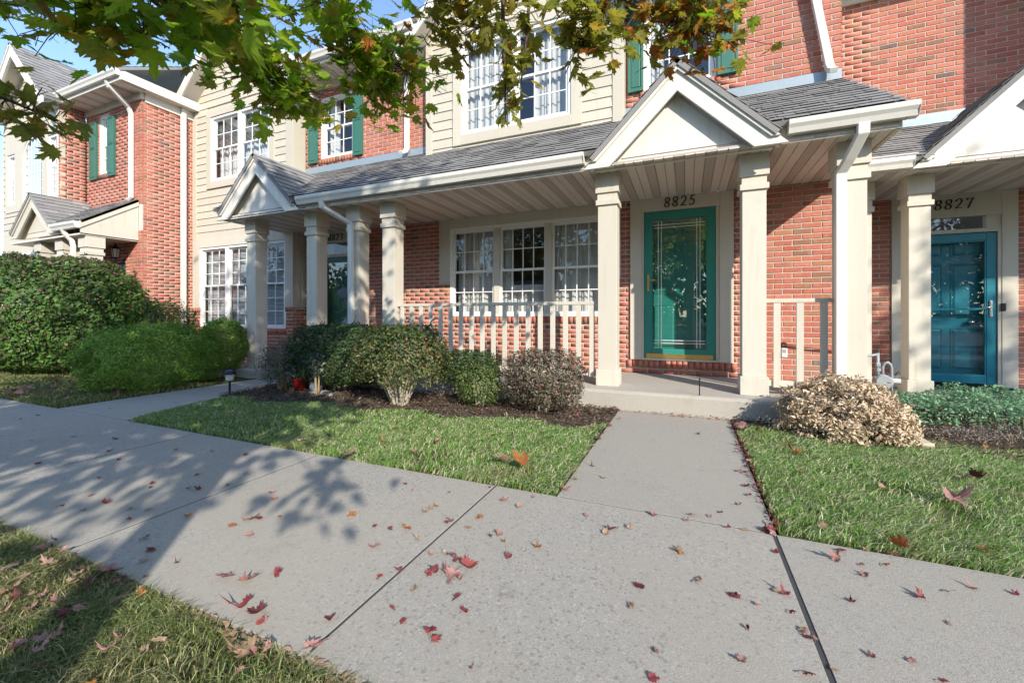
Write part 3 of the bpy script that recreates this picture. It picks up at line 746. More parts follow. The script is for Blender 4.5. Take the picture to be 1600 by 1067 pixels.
# main window
cu = [('curtain', WX0+0.06, WX0+0.88, 1.0, 2.5), ('curtain', -2.86, -2.62, 1.0, 2.5), ('curtain', -1.98, -1.12, 1.0, 2.5), ('curtain', -2.62, -1.98, 1.0, 1.52)]
window(h, WX0, WX1, WZ0, WZ1, WB+0.0, units=3, mun=(4, 2), dec=cu, unit_gap=0.10, gap_mat='trim', label='wide three part grilled window under the porch roof')
for a, b in ((-3.95, WX0), (WX1, -0.88)):
    m = MB(); m.box(a, b, WB-0.012, WB+0.05, 1.59, 2.50); h.p('casing', m, 'trim', bevel=0.004)
m = MB(); m.box(-3.95, -0.88, WB-0.015, WB+0.05, 2.50, 2.66); h.p('casing', m, 'trim', bevel=0.004)
# door
DX0, DX1, DZ0, DZ1 = -0.558, 0.356, 0.425, 2.475
for a, b in ((-0.745, -0.59), (0.40, 0.565)):
    m = MB(); m.box(a, b, WB-0.03, WB+0.06, 0.397, 2.66); h.p('casing', m, 'trim', bevel=0.005)
for a, b in ((-0.592, -0.560), (0.358, 0.402)):
    m = MB(); m.box(a, b, WB-0.008, WB+0.20, 0.397, 2.478); h.p('jamb', m, 'trim', bevel=0.004)
m = MB(); m.box(-0.592, 0.402, WB-0.028, WB+0.06, 2.478, 2.66); h.p('casing', m, 'trim', bevel=0.005)
m = MB(); m.box(-0.592, 0.402, WB-0.02, WB+0.2, 0.397, 0.424); h.p('threshold', m, 'chrome')
d = storm_door(h, DX0, DX1, DZ0, DZ1, WB+0.005, 'teal', fr=0.10, bot=0.12)
m = MB(); m.box(DX0+0.03, DX1-0.03, WB-0.004, WB+0.006, DZ0+0.002, DZ0+0.062); part('brass_sweep', m, 'brass', d)
m = MB(); m.box(DX0+0.045, DX0+0.075, WB-0.008, WB+0.006, 1.36, 1.60); part('handle_plate', m, 'brass', d, bevel=0.012)
m = MB(); m.tube([(DX0+0.06, WB-0.004, 1.515), (DX0+0.06, WB-0.05, 1.515), (DX0+0.15, WB-0.055, 1.51)], 0.008, 8); part('handle', m, 'brass', d, smooth=True)
cm = MB(); gx0, gx1, gz0, gz1 = DX0+0.13, DX1-0.13, DZ0+0.15, DZ1-0.13
for c in (gx0+0.06, gx0+0.10, gx1-0.10, gx1-0.06): cm.box(c-0.0035, c+0.0035, WB+0.019, WB+0.023, gz0, gz1)
for c in (gz0+0.06, gz0+0.10, gz1-0.10, gz1-0.06): cm.box(gx0, gx1, WB+0.0192, WB+0.0228, c-0.0035, c+0.0035)
part('etched_lines', cm, 'vinyl', d)
fd = panel_door(h, DX0-0.01, DX1+0.01, 0.424, 2.47, WB+0.14, 'teal')
number(h, '8825', -0.085, 2.515, WB-0.028)
# porch slab, columns, railing
m = MB(); m.box(-4.45, 1.72, 4.575, WB-0.004, -0.15, 0.208); ps = h.p('porch_slab', m, 'concrete_smooth', bevel=0.03)
for x0, w in ((-4.10, 0.215), (-0.955, 0.215), (0.525, 0.215), (1.335, 0.215)): column(h, x0, 0.208, w=w)
column(h, -4.75, 0.208)
def railing(x0, x1, n, Y=4.95, zt=1.19, zb=0.30, p_=None):
    m = MB(); m.box(x0, x1, Y-0.045, Y+0.045, zt-0.04, zt); r = h.p('porch_railing', m, 'trim', bevel=0.004)
    m = MB(); m.box(x0, x1, Y-0.02, Y+0.02, zb, zb+0.06); part('bottom_rail', m, 'trim', r, bevel=0.004)
    for i in range(n):
        c = x0+(x1-x0)*(i+0.5)/n; m = MB(); m.box(c-0.031, c+0.031, Y-0.0405, Y-0.0205, zb-0.01, zt-0.042); part('baluster', m, 'trim', r, bevel=0.003)
railing(-3.885, -0.96, 18); railing(0.745, 1.335, 3)
# roof
S0 = 4.52; ZE = 2.83; sl = math.hypot(1, MAIN_S)
def sY(Y): return (Y-S0)*sl
smax = sY(WB-0.01); s1 = sY(5.74)
U, W = (1, 0, 0), (0, 1/sl, MAIN_S/sl)
h.roof((0, S0, ZE), U, W, [(-5.36, 0), (-0.88, 0), (-0.09, s1), (-0.09, smax), (-5.36, smax)])
h.roof((0, S0, ZE), U, W, [(0.70, 0), (1.735, 0), (1.735, smax), (-0.09, smax), (-0.09, s1)])
gable(h, -0.09, 4.55)
m = MB(); m.prism([(4.62, 2.645), (WB, 2.645), (WB, 3.84), (4.62, 2.855)], 'x', 1.69, 1.722); h.p('roof_end_panel', m, 'trim')
m = MB(); m.prism([(4.56, 2.80), (WB-0.02, 3.80), (WB-0.02, 3.68), (4.56, 2.68)], 'x', 1.722, 1.738); h.p('rake_board', m, 'gable_white')
for a, b in ((-5.36, -1.0), (0.81, 1.72)):
    m = MB(); m.box(a, b, 4.612, 4.635, 2.645, 2.86); h.p('fascia', m, 'gable_white')
gutter(h, -5.36, -1.052, 4.50, 2.825); gutter(h, 0.872, 1.80, 4.50, 2.825); h.attic(-5.2, 1.6, WB)
soffit(h, -5.36, 1.69, 4.60, WB-0.001, 2.66)
downspout(h, [(1.43, 4.555, 2.71), (1.43, 4.56, 2.63), (1.375, 4.70, 2.46), (1.335, 4.79, 2.36), (1.335, 4.795, 2.25), (1.335, 4.795, 0.30)], 0.085, 0.06)
downspout(h, [(1.22, 6.06, 6.2), (1.57, 6.045, 4.02), (1.585, 6.03, 3.95), (1.60, 5.98, 3.915)], 0.085, 0.06)
downspout(h, [(-4.98, 4.555, 2.71), (-4.98, 4.565, 2.63), (-4.80, 4.70, 2.50), (-4.66, 4.79, 2.40), (-4.65, 4.795, 2.25), (-4.65, 4.795, 0.25)], 0.085, 0.06)
# upper bay with siding
BY = 5.92; BX0, BX1 = -4.08, -0.81
ux0, ux1, uz0, uz1 = -3.385, -1.555, 3.955, 5.42
op = [(ux0-0.16, ux1+0.16, uz0-0.16, uz1+0.16)]
topf = lambda z: (BX0, BX1) if z < 5.75 else (-2.445-(7.35-z)/0.98, -2.445+(7.35-z)/0.98)
siding(h, BX0+0.13, BX1-0.15, 3.50, 7.2, BY, op, top=topf)
for a, b in ((BX0, BX0+0.13), (BX1-0.15, BX1)):
    m = MB(); m.box(a, b, BY-0.02, BY+0.21, 3.5, 5.9); h.p('corner_board', m, 'siding', bevel=0.004)
m = MB(); m.box(BX0+0.01, BX1-0.01, BY+0.10, 6.3, 3.5, 5.9); h.p('bay_core', MB().box(BX0+0.02, BX0+0.06, BY+0.1, 6.4, 3.4, 7.0), 'siding')
h.p('bay_core', MB().box(BX1-0.06, BX1-0.02, BY+0.1, 6.4, 3.4, 7.0), 'siding')
window(h, ux0, ux1, uz0, uz1, BY-0.01, units=2, mun=(3, 2), dec=[('curtain', ux0+0.02, ux0+0.86, uz0, uz1), ('curtain', ux1-0.62, ux1-0.05, uz0, uz1)], unit_gap=0.11, label='paired upstairs windows with white curtains in the sided bay')
trim_frame(h, ux0, ux1, uz0, uz1, BY, w=0.16, mat='siding')
for sg in (-1, 1):
    xc = -2.445; e = 2.0
    b = MB(); b.prism([(xc+sg*e, 7.42-e*0.98), (xc, 7.42), (xc, 7.16), (xc+sg*e, 7.16-e*0.98)], 'y', BY-0.35, BY-0.32); h.p('rake_board', b, 'gable_white')
    b = MB(); b.hexa([(xc+sg*e, BY-0.33, 7.22-e*0.98), (xc, BY-0.33, 7.22), (xc, 9.5, 7.22), (xc+sg*e, 9.5, 7.22-e*0.98)], [(xc+sg*e, BY-0.33, 7.27-e*0.98), (xc, BY-0.33, 7.27), (xc, 9.5, 7.27), (xc+sg*e, 9.5, 7.27-e*0.98)]); h.p('bay_roof', b, 'soffit')
# upper window with shutters
window(h, -0.56, 0.36, 4.20, 5.70, WB+0.03, units=1, mun=(3, 2), dec=[('curtain', -0.52, -0.30, 4.2, 5.7)])
shutter(h, -0.775, -0.565, 4.19, 5.70, WB); shutter(h, 0.372, 0.615, 4.19, 5.70, WB)
m = MB(); m.hexa([(-0.9, 5.75, 6.9), (1.8, 5.75, 6.9), (1.8, 10, 9.4), (-0.9, 10, 9.4)], [(-0.9, 5.75, 7.0), (1.8, 5.75, 7.0), (1.8, 10, 9.5), (-0.9, 10, 9.5)]); h.p('main_roof', m, 'shingle')

# ------------------------------------------------------------------ townhouse 8823
h = House('townhouse numbered 8823 with sided two storey bay and shaded door', (-8.2, 6.13, 0)); H23 = h
lw = h.wall(-7.16, -5.2, 0.08, 2.72, WB, 'y', opens=[(-6.82, -5.80, 0.2, 2.72)])
uw = h.wall(-7.14, -4.06, 3.60, 5.64, WB, 'y', opens=[(-6.72, -5.88, 4.13, 5.36)], nob=[(-8, -3, 3.5, 3.99)])
h.rowlock(-6.78, -5.82, 4.03, 4.128, WB, uw)
m = MB(); m.box(-7.13, -4.085, WB-0.014, WB+0.01, 3.855, 3.99); h.p('flashing', m, 'flashing')
window(h, -6.72, -5.88, 4.13, 5.36, WB+0.03, mun=(3, 2), dec=[('curtain', -6.66, -6.42, 4.13, 5.36)], label='upstairs window between green shutters above the shaded door')
shutter(h, -7.03, -6.80, 4.06, 5.32, WB); shutter(h, -5.87, -5.64, 4.06, 5.32, WB)
m = MB(); m.box(-7.14, -4.085, WB-0.03, WB+0.05, 5.50, 5.66); h.p('frieze_board', m, 'trim')
soffit(h, -7.14, -4.09, 5.62, WB-0.001, 5.64, w=0.12)
m = MB(); m.box(-7.14, -4.09, 5.60, 5.622, 5.62, 5.80); h.p('fascia', m, 'gable_white')
gutter(h, -7.2, -4.09, 5.49, 5.80)
h.roof((0, 5.52, 5.80), (1, 0, 0), (0, 1, 0.6), [(-7.3, 0), (-4.0, 0), (-4.0, 3.0), (-7.3, 3.0)])
downspout(h, [(-4.60, 5.55, 5.70), (-4.60, 5.62, 5.55), (-4.60, 6.05, 5.36), (-4.60, 6.08, 5.25), (-4.60, 6.08, 4.0), (-4.60, 6.03, 3.93), (-4.66, 5.98, 3.90)], 0.085, 0.06)
# door
for a, b in ((-6.82, -6.66), (-5.95, -5.80)):
    m = MB(); m.box(a, b, WB-0.03, WB+0.06, 0.2, 2.66); h.p('casing', m, 'trim', bevel=0.004)
m = MB(); m.box(-6.66, -5.95, WB-0.027, WB+0.06, 2.44, 2.66); h.p('casing', m, 'trim')
m = MB(); m.box(-6.66, -5.95, WB-0.02, WB+0.06, 2.16, 2.22); h.p('transom_bar', m, 'trim')
h.p('transom_pane', glazing(-6.64, -5.97, 2.22, 2.44, WB+0.02), 'glass')
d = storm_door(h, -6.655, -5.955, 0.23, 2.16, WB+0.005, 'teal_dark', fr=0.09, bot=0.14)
m = MB(); m.box(-6.63, -6.60, WB-0.008, WB+0.006, 1.1, 1.28); part('handle_plate', m, 'brass', d); m = MB(); m.tube([(-6.615, WB-0.004, 1.2), (-6.615, WB-0.045, 1.2), (-6.53, WB-0.05, 1.2)], 0.008, 6); part('handle', m, 'brass', d)
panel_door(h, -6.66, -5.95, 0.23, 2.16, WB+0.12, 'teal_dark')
h.p('hall_interior', MB().box(-6.9, -5.7, WB+0.5, WB+0.55, 0, 2.7), 'room')
number(h, '8823', -6.30, 2.485, WB-0.027, H=0.125, pitch=0.10)
# bay
BY3 = 5.85; X0, X1 = -10.32, -7.14
lx0, lx1, lz0, lz1 = -10.07, -7.36, 0.76, 2.53
tx0, tx1, tz0, tz1 = -9.665, -7.81, 3.96, 5.38
bw = h.wall(X0, X1, 0.0, 1.10, BY3, 'y', opens=[(lx0, lx1, lz0, 1.10)], nob=[(lx0-0.03, lx1+0.03, 0.66, 0.76)])
h.rowlock(lx0-0.03, lx1+0.03, 0.66, 0.757, BY3, bw); h.rowlock(lx1+0.0, X1+0.02, 1.10, 1.19, BY3, bw); h.rowlock(X0, lx0, 1.10, 1.19, BY3, bw)
h.wall(BY3+0.03, WB, 0.0, 1.17, X1, 'x')
siding(h, X0, X1-0.2, 2.72, 7.2, BY3, [(tx0-0.15, tx1+0.15, tz0-0.15, tz1+0.15)], top=lambda z: (X0, X1) if z < 5.75 else (-8.73-(7.35-z)/0.98, -8.73+(7.35-z)/0.98))
for a, b, q0, q1 in ((X0, lx0, 1.19, 2.72), (lx1, X1, 1.19, 2.72), (lx0, lx1, 2.53, 2.72)):
    m = MB(); m.box(a+0.001, b-0.001, BY3-0.018, BY3+0.05, q0, q1); h.p('casing', m, 'trim')
m = MB(); m.box(X1-0.2, X1, BY3-0.02, WB, 2.72, 5.9); h.p('corner_board', m, 'siding', bevel=0.004)
m = MB(); m.box(X1-0.05, X1-0.002, BY3+0.03, WB, 1.18, 2.72); h.p('return_panel', m, 'trim')
for yy in (BY3+0.10, BY3+0.19):
    m = MB(); m.box(X1-0.002, X1+0.014, yy, yy+0.02, 1.19, 2.66); h.p('batten', m, 'trim')
m = MB(); m.box(X0, X0+0.13, BY3-0.02, BY3+0.05, 2.72, 5.9); h.p('corner_board', m, 'siding')
window(h, lx0, lx1, lz0, lz1, BY3, units=3, mun=(3, 3), dec=[('blind', lx0+0.06, lx1-0.06, lz0+0.06, lz1-0.06)], split=0.52, label='three part ground floor window with lowered blinds')
window(h, tx0, tx1, tz0, tz1, BY3-0.01, units=2, mun=(3, 2), dec=[('blind', tx0+0.06, tx1-0.06, 4.72, tz1-0.06), ('curtain', tx0+0.05, tx1-0.05, tz0, 4.75)], label='paired upstairs window with blind above white curtain')
trim_frame(h, tx0, tx1, tz0, tz1, BY3, w=0.15, mat='siding')
for sg in (-1, 1):
    xc = -8.73; e = 1.95
    b = MB(); b.prism([(xc+sg*e, 7.42-e*0.98), (xc, 7.42), (xc, 7.16), (xc+sg*e, 7.16-e*0.98)], 'y', BY3-0.35, BY3-0.32); h.p('rake_board', b, 'gable_white')
    b = MB(); b.hexa([(xc+sg*e, BY3-0.33, 7.22-e*0.98), (xc, BY3-0.33, 7.22), (xc, 9.5, 7.22), (xc+sg*e, 9.5, 7.22-e*0.98)], [(xc+sg*e, BY3-0.33, 7.27-e*0.98), (xc, BY3-0.33, 7.27), (xc, 9.5, 7.27), (xc+sg*e, 9.5, 7.27-e*0.98)]); h.p('bay_roof', b, 'soffit')
# porch
m = MB(); m.box(-7.5, -4.455, 4.6, WB-0.004, -0.15, 0.13); h.p('porch_slab', m, 'concrete_smooth', bevel=0.02)
h.attic(-7.1, -5.2, WB); column(h, -7.04, 0.0); column(h, -5.62, 0.13)
gable(h, -6.43, 4.55)
h.roof((0, S0, ZE), U, W, [(-5.66, 0), (-5.36, 0), (-5.36, smax), (-6.43, smax), (-6.43, s1)])
h.roof((0, S0, ZE), U, W, [(-7.45, 0), (-7.2, 0), (-6.43, s1), (-6.43, smax), (-7.16, smax), (-7.45, sY(5.6))])
soffit(h, -7.42, -5.361, 4.60, WB-0.001, 2.66)
m = MB(); m.box(-7.42, -5.36, 4.601, 4.615, 2.645, 2.70); h.p('fascia', m, 'gable_white')
gutter(h, -5.47, -5.362, 4.50, 2.825)

# ------------------------------------------------------------------ townhouse 8827
h = House('set back brick townhouse numbered 8827 with turquoise door', (3.4, 7.5, 0)); H27 = h
WC = 7.5; OY = WC-WB
lw = h.wall(1.72, 5.2, 0.02, 2.72, WC, 'y', opens=[(2.67, 3.955, 0.06, 2.72)])
uw = h.wall(1.72, 5.6, 3.55, 5.62, WC, 'y', nob=[(1, 6, 3.4, 3.78)])
m = MB(); m.box(1.72, 5.6, WC-0.014, WC+0.01, 3.64, 3.80); h.p('flashing', m, 'flashing')
m = MB(); m.box(1.72, 5.6, WC-0.04, WC+0.08, 5.54, 5.80); h.p('frieze_board', m, 'trim')
m = MB(); m.box(1.72, 5.6, WC-0.50, WC+0.02, 5.80, 5.84); h.p('eave_soffit', m, 'soffit')
h.roof((0, 6.95, 5.86), (1, 0, 0), (0, 1, 0.6), [(1.72, 0), (5.6, 0), (5.6, 2.0), (1.72, 2.0)])
# unseen projecting bay, added further right to throw shade on the wall
m = MB(); m.box(4.55, 7.6, 6.35, 7.6, 3.4, 7.2); h.p('unseen_bay_wall', m, 'siding')
for a, b in ((2.67, 2.85), (3.80, 3.955)):
    m = MB(); m.box(a, b, WC-0.02, WC+0.08, 0.06, 2.66); h.p('casing', m, 'trim', bevel=0.004)
m = MB(); m.box(2.85, 3.80, WC-0.018, WC+0.08, 2.35, 2.66); h.p('casing', m, 'trim', bevel=0.004)
m = MB(); m.box(2.85, 3.80, WC-0.01, WC+0.08, 2.13, 2.18); h.p('transom_bar', m, 'trim')
m = MB(); m.box(3.66, 3.80, WC+0.0, WC+0.08, 2.18, 2.35); h.p('transom_jamb', m, 'trim')
h.p('transom_pane', glazing(2.87, 3.66, 2.18, 2.35, WC+0.03), 'glass')
m = MB(); m.box(3.765, 3.80, WC-0.012, WC+0.1, 0.09, 2.13); h.p('jamb', m, 'trim')
d = storm_door(h, 2.88, 3.762, 0.11, 2.12, WC+0.005, 'teal_blue', fr=0.10, bot=0.11, gl='glass')
m = MB(); m.box(3.685, 3.715, WC-0.01, WC+0.006, 1.0, 1.22); part('handle_plate', m, 'chrome', d, bevel=0.01)
m = MB(); m.tube([(3.70, WC-0.01, 1.13), (3.70, WC-0.05, 1.13), (3.60, WC-0.055, 1.12)], 0.009, 8); part('handle', m, 'chrome', d, smooth=True)
m = MB(); m.box(2.98, 3.665, WC-0.006, WC+0.012, 1.095, 1.12); part('push_bar', m, 'teal_blue', d)
fd = panel_door(h, 2.86, 3.77, 0.10, 2.13, WC+0.13, 'teal_blue')
m = MB(); m.lathe([(0.012, 0), (0.012, 0.02), (0.03, 0.03), (0.03, 0.05), (0.0, 0.06)], (0, 0, 0), 10); kn = part('door_knob', m, 'chrome', fd, smooth=True); kn.rotation_euler = (math.radians(90), 0, 0); kn.location = (3.55, WC+0.12, 0.93)
m = MB(); m.box(3.79, 3.83, WC-0.035, WC-0.018, 1.08, 1.18); h.p('doorbell', m, 'black_iron')
h.p('hall_interior', MB().box(2.7, 4.0, WC+0.5, WC+0.55, 0, 2.7), 'room')
number(h, '8827', 3.33, 2.46, WC-0.018, H=0.13, pitch=0.105)
m = MB(); m.box(1.74, 6.0, 5.98, WC-0.004, -0.15, 0.075); h.p('porch_slab', m, 'concrete_smooth', bevel=0.02)
h.attic(1.73, 5.6, WC); column(h, 2.405, 0.075, Y0=6.30, w=0.20); column(h, 1.86, 0.075, Y0=6.42, w=0.24)
W27 = (0, 1, 0.55); sm27 = 1.60*math.hypot(1, 0.55)
h.roof((0, S0+OY, ZE-0.07), U, W27, [(1.74, 0), (2.47, 0), (3.26, s1), (3.26, sm27), (1.74, sm27)])
h.roof((0, S0+OY, ZE-0.07), U, W27, [(4.05, 0), (5.6, 0), (5.6, sm27), (3.26, sm27), (3.26, s1)])
gable(h, 3.26, 4.55+OY)
m = MB(); m.box(1.74, 2.37, 4.612+OY, 4.635+OY, 2.645, 2.83); h.p('fascia', m, 'gable_white')
gutter(h, 1.75, 2.30, 4.50+OY, 2.77)
soffit(h, 1.74, 5.6, 4.60+OY, WC-0.001, 2.66)

# ------------------------------------------------------------------ townhouse at the far left
h = House('farthest left brick townhouse with arched upstairs window and projecting side wall', (-12.5, 4.88, 0)); H21 = h
YA, XA = 4.88, -10.32
h.wall(-12.5, XA, 0.0, 5.6, YA, 'y', opens=[(-11.95, -11.55, 4.12, 5.40)], nob=[(-14, -10, 2.75, 3.3)])
h.wall(YA+0.031, 6.3, 0.0, 5.6, XA, 'x')
h.wall(4.44, YA, 0.0, 5.6, -12.5, 'x')
window(h, -11.95, -11.55, 4.12, 5.40, YA+0.03, mun=(2, 2), dec=[('curtain', -11.93, -11.57, 4.1, 5.4)])
shutter(h, -12.28, -12.0, 4.02, 5.30, YA); shutter(h, -11.53, -11.28, 4.02, 5.30, YA)
h.bricks.append((-11.75, 4.06, 0.5, 0.09, YA-0.02, 'y', h.root))
m = MB(); m.box(-12.5, XA+0.01, YA-0.03, YA+0.05, 5.46, 5.62); h.p('frieze_board', m, 'trim')
m = MB(); m.box(XA-0.05, XA+0.03, YA+0.05, 6.4, 5.42, 5.62); h.p('frieze_board', m, 'gable_white')
soffit(h, -12.55, -10.1, 4.45, YA-0.001, 5.60, w=0.12)
m = MB(); m.box(-12.55, -10.1, 4.43, 4.45, 5.585, 5.78); h.p('fascia', m, 'gable_white')
m = MB(); m.box(-10.12, -10.098, 4.45, 6.6, 5.60, 5.78); h.p('fascia', m, 'gable_white'); m = MB(); m.box(XA, -10.12, YA, 6.6, 5.60, 5.62); h.p('eave_soffit', m, 'soffit')
gutter(h, -12.55, -10.1, 4.33, 5.78)
h.roof((0, 4.40, 5.80), (1, 0, 0), (0, 1, 0.55), [(-12.9, 0), (-10.08, 0), (-10.08, 1.6), (-10.8, 3.2), (-13.7, 3.2), (-13.7, 1.3)], expo=0.14)
downspout(h, [(-10.55, 4.40, 5.70), (-10.55, 4.46, 5.55), (-10.62, 4.80, 5.32), (-10.62, 4.84, 5.2), (-10.62, 4.84, 3.46), (-10.70, 4.80, 3.40)], 0.085, 0.06)
downspout(h, [(-10.27, 5.62, 5.6), (-10.27, 5.62, 0.1)], 0.07, 0.09)
# front bay with the arched window
YB = 4.44; g0, g1 = -15.2, -12.5
siding(h, g0, g1, 2.9, 6.9, YB, [(-15.05, -12.52, 3.45, 5.25)], top=lambda z: (g0, g1) if z < 5.55 else (-13.75-(6.95-z)/1.0, -13.75+(6.95-z)/1.0))
m = MB()
ax, az, ar = -13.68, 4.62, 0.47
pts = [(ax+ar*math.cos(t), az+ar*math.sin(t)) for t in [math.pi*i/14 for i in range(15)]]
poly = [(-15.05, 3.45), (ax-ar, 3.45)]+[(ax-ar, az)]+pts[::-1][1:]+[(ax+ar, 3.45), (-12.52, 3.45), (-12.52, 5.25), (-15.05, 5.25)]
def strip(m, x0, x1, z0, z1): m.box(x0, x1, YB-0.02, YB+0.04, z0, z1)
strip(m, -15.05, -14.95, 3.45, 5.25); strip(m, -14.55, ax-ar, 3.45, 5.25); strip(m, ax+ar, -12.96, 3.45, 5.25); strip(m, -14.95, -14.55, 4.82, 5.25); strip(m, -12.96, -12.52, 4.97, 5.25); strip(m, -14.95, -14.55, 3.45, 3.62); strip(m, ax-ar, ax+ar, 3.45, 3.62); strip(m, -12.96, -12.52, 3.45, 3.62)
for i in range(14):
    (xa, za), (xb, zb_) = pts[i], pts[i+1]; m.prism([(xa, za), (xb, zb_), (xb, 5.25), (xa, 5.25)], 'y', YB-0.02, YB+0.04)
h.p('window_surround', m, 'siding')
for x0, x1, z1 in ((-14.95, -14.55, 4.82), (-12.96, -12.55, 4.97)): window(h, x0, x1, 3.62, z1, YB, mun=(3, 4), room=False)
m = MB()
fr_in = [(ax+(ar-0.05)*math.cos(math.pi*i/14), az+(ar-0.05)*math.sin(math.pi*i/14)) for i in range(15)]
for i in range(14):
    m.prism([pts[i], pts[i+1], fr_in[i+1], fr_in[i]], 'y', YB-0.005, YB+0.05)
m.box(ax-ar, ax-ar+0.05, YB-0.005, YB+0.05, 3.62, az); m.box(ax+ar-0.05, ax+ar, YB-0.005, YB+0.05, 3.62, az); m.box(ax-ar+.05, ax+ar-.05, YB-0.005, YB+0.05, 3.62, 3.67)
aw = h.p('window', m, 'vinyl'); aw['label'] = 'tall arched window with white grilles'
g = MB()
for i in range(1, 6):
    x = ax-ar+0.05+(2*ar-0.1)*i/6; t = math.sqrt(max(0, (ar-0.05)**2-(x-ax)**2)); g.box(x-0.009, x+0.009, YB+0.016, YB+0.026, 3.67, az+t)
for i in range(1, 7):
    z = 3.67+0.2*i; hw = ar-0.05 if z < az else math.sqrt(max(0, (ar-0.05)**2-(z-az)**2)); g.box(ax-hw, ax+hw, YB+0.0165, YB+0.0255, z-0.009, z+0.009)
part('muntins', g, 'vinyl', aw)
m = MB(); m.v = [(x_, YB+0.03, z_) for x_, z_ in [(ax-ar+.04, 3.66), (ax+ar-.04, 3.66)]+fr_in]; m.f = [tuple(range(len(m.v)))]; part('pane', m, 'glass', aw)
h.p('interior', MB().box(-15.1, -12.6, YB+0.6, YB+0.65, 3, 5.5), 'room')
m = MB(); m.box(g0, g1, YB-0.01, YB+0.08, 0.0, 2.9); h.p('lower_wall', m, 'siding')
window(h, -14.9, -13.0, 1.0, 2.45, YB-0.03, units=2, mun=(3, 2), dec=[('blind', -14.8, -13.1, 1.0, 2.4)])
for sg in (-1, 1):
    xc = -13.75; e = 1.42
    b = MB(); b.prism([(xc+sg*e, 7.0-e), (xc, 7.0), (xc, 6.74), (xc+sg*e, 6.74-e)], 'y', YB-0.33, YB-0.29); h.p('rake_board', b, 'gable_white')
    h.roof((xc+sg*e, YB-0.35, 7.03-e), (0, 1, 0), (-sg, 0, 1), [(0, 0), (0.4, 0), (2.6, e*1.414), (0, e*1.414)], name='gable_roof', mat_deck='gable_white', expo=0.14)
# porch of the far townhouse
zr = 2.74
h.roof((0, 3.98, zr+0.06), (1, 0, 0), (0, 1, 0.69), [(-11.7, 0), (-10.42, 0), (-10.42, 1.08), (-12.4, 1.08), (-12.4, 0.9)])
gable(h, -12.4, 4.0, half=0.98, zb=2.66, apex=3.5, mat='trim')
gutter(h, -11.4, -10.45, 3.90, zr+0.04)
m = MB(); m.prism([(4.0, 2.55), (YA, 2.55), (YA, 3.40), (4.0, 2.78)], 'x', -10.47, -10.44); h.p('roof_end_panel', m, 'trim')
m = MB(); m.prism([(3.98, 2.66), (3.98, 2.80), (YA, 3.42), (YA, 3.28)], 'x', -10.44, -10.42); h.p('rake_board', m, 'trim')
m = MB(); m.box(-13.4, -10.44, 4.0, YA, 2.54, 2.57); h.p('porch_ceiling', m, 'soffit')
column(h, -10.72, 0, Y0=4.1, w=0.24, zt=2.54); column(h, -11.62, 0, Y0=4.1, w=0.24, zt=2.54); column(h, -12.5, 0, Y0=4.1, w=0.24, zt=2.54)
downspout(h, [(-11.0, 3.95, 2.70), (-11.0, 3.98, 2.6), (-10.9, 4.05, 2.45), (-10.88, 4.06, 2.35), (-10.88, 4.06, 0.1)], 0.08, 0.06)
m = MB(); m.box(-11.75, -10.45, YA-0.02, YA+0.0, 0.0, 2.5); h.p('entry_panel', MB().box(-11.4, -10.9, YA-0.01, YA+0.0, 0, 2.1), 'teal_dark')  # flat dark teal panel on the entry wall
m = MB(); m.box(-12.8, -10.45, 3.9, YA, -0.15, 0.1); h.p('porch_slab', m, 'concrete_smooth')
for hh in (H25, H23, H27, H21): hh.flush()
# ------------------------------------------------------------------ small things round the porches
def wall_lantern(label, x, z, Y, sc=1.0):
    t = thing('wall_lantern', label, 'lantern', (x, Y, z))
    m = MB(); m.lathe([(0.0, 0.0), (0.055, 0.0), (0.055, 0.012), (0.03, 0.025)], (0, 0, 0), 12); o = part('back_plate', m, 'black_iron', t); o.rotation_euler = (math.radians(90), 0, 0); o.location = (x, Y, z-0.06)
    m = MB(); m.tube([(x, Y-0.02, z-0.06), (x, Y-0.08, z-0.10), (x, Y-0.14, z-0.06), (x, Y-0.14, z)], 0.010, 6); part('arm', m, 'black_iron', t)
    c = (x, Y-0.14, z)
    m = MB(); m.lathe([(0.04, 0.0), (0.062, 0.02), (0.062, 0.03)], c, 6); part('base_cup', m, 'black_iron', t)
    m = MB(); m.lathe([(0.045, 0.03), (0.068, 0.20)], c, 6); part('glass', m, 'lantern_glass', t)
    m = MB()
    for q in range(6):
        a = math.pi*2*q/6; m.tube([(c[0]+0.048*math.cos(a), c[1]+0.048*math.sin(a), z+0.03), (c[0]+0.072*math.cos(a), c[1]+0.072*math.sin(a), z+0.20)], 0.006, 4)
    part('cage', m, 'black_iron', t)
    m = MB(); m.lathe([(0.085, 0.20), (0.06, 0.24), (0.02, 0.275), (0.012, 0.30), (0.018, 0.315), (0.0, 0.33)], c, 6); part('cap', m, 'black_iron', t)
wall_lantern('black lantern on the brick beside the door numbered 8823', -5.52, 2.20, WB-0.002)
wall_lantern('small black lantern under the porch of the farthest left townhouse', -10.95, 2.20, YA-0.012)
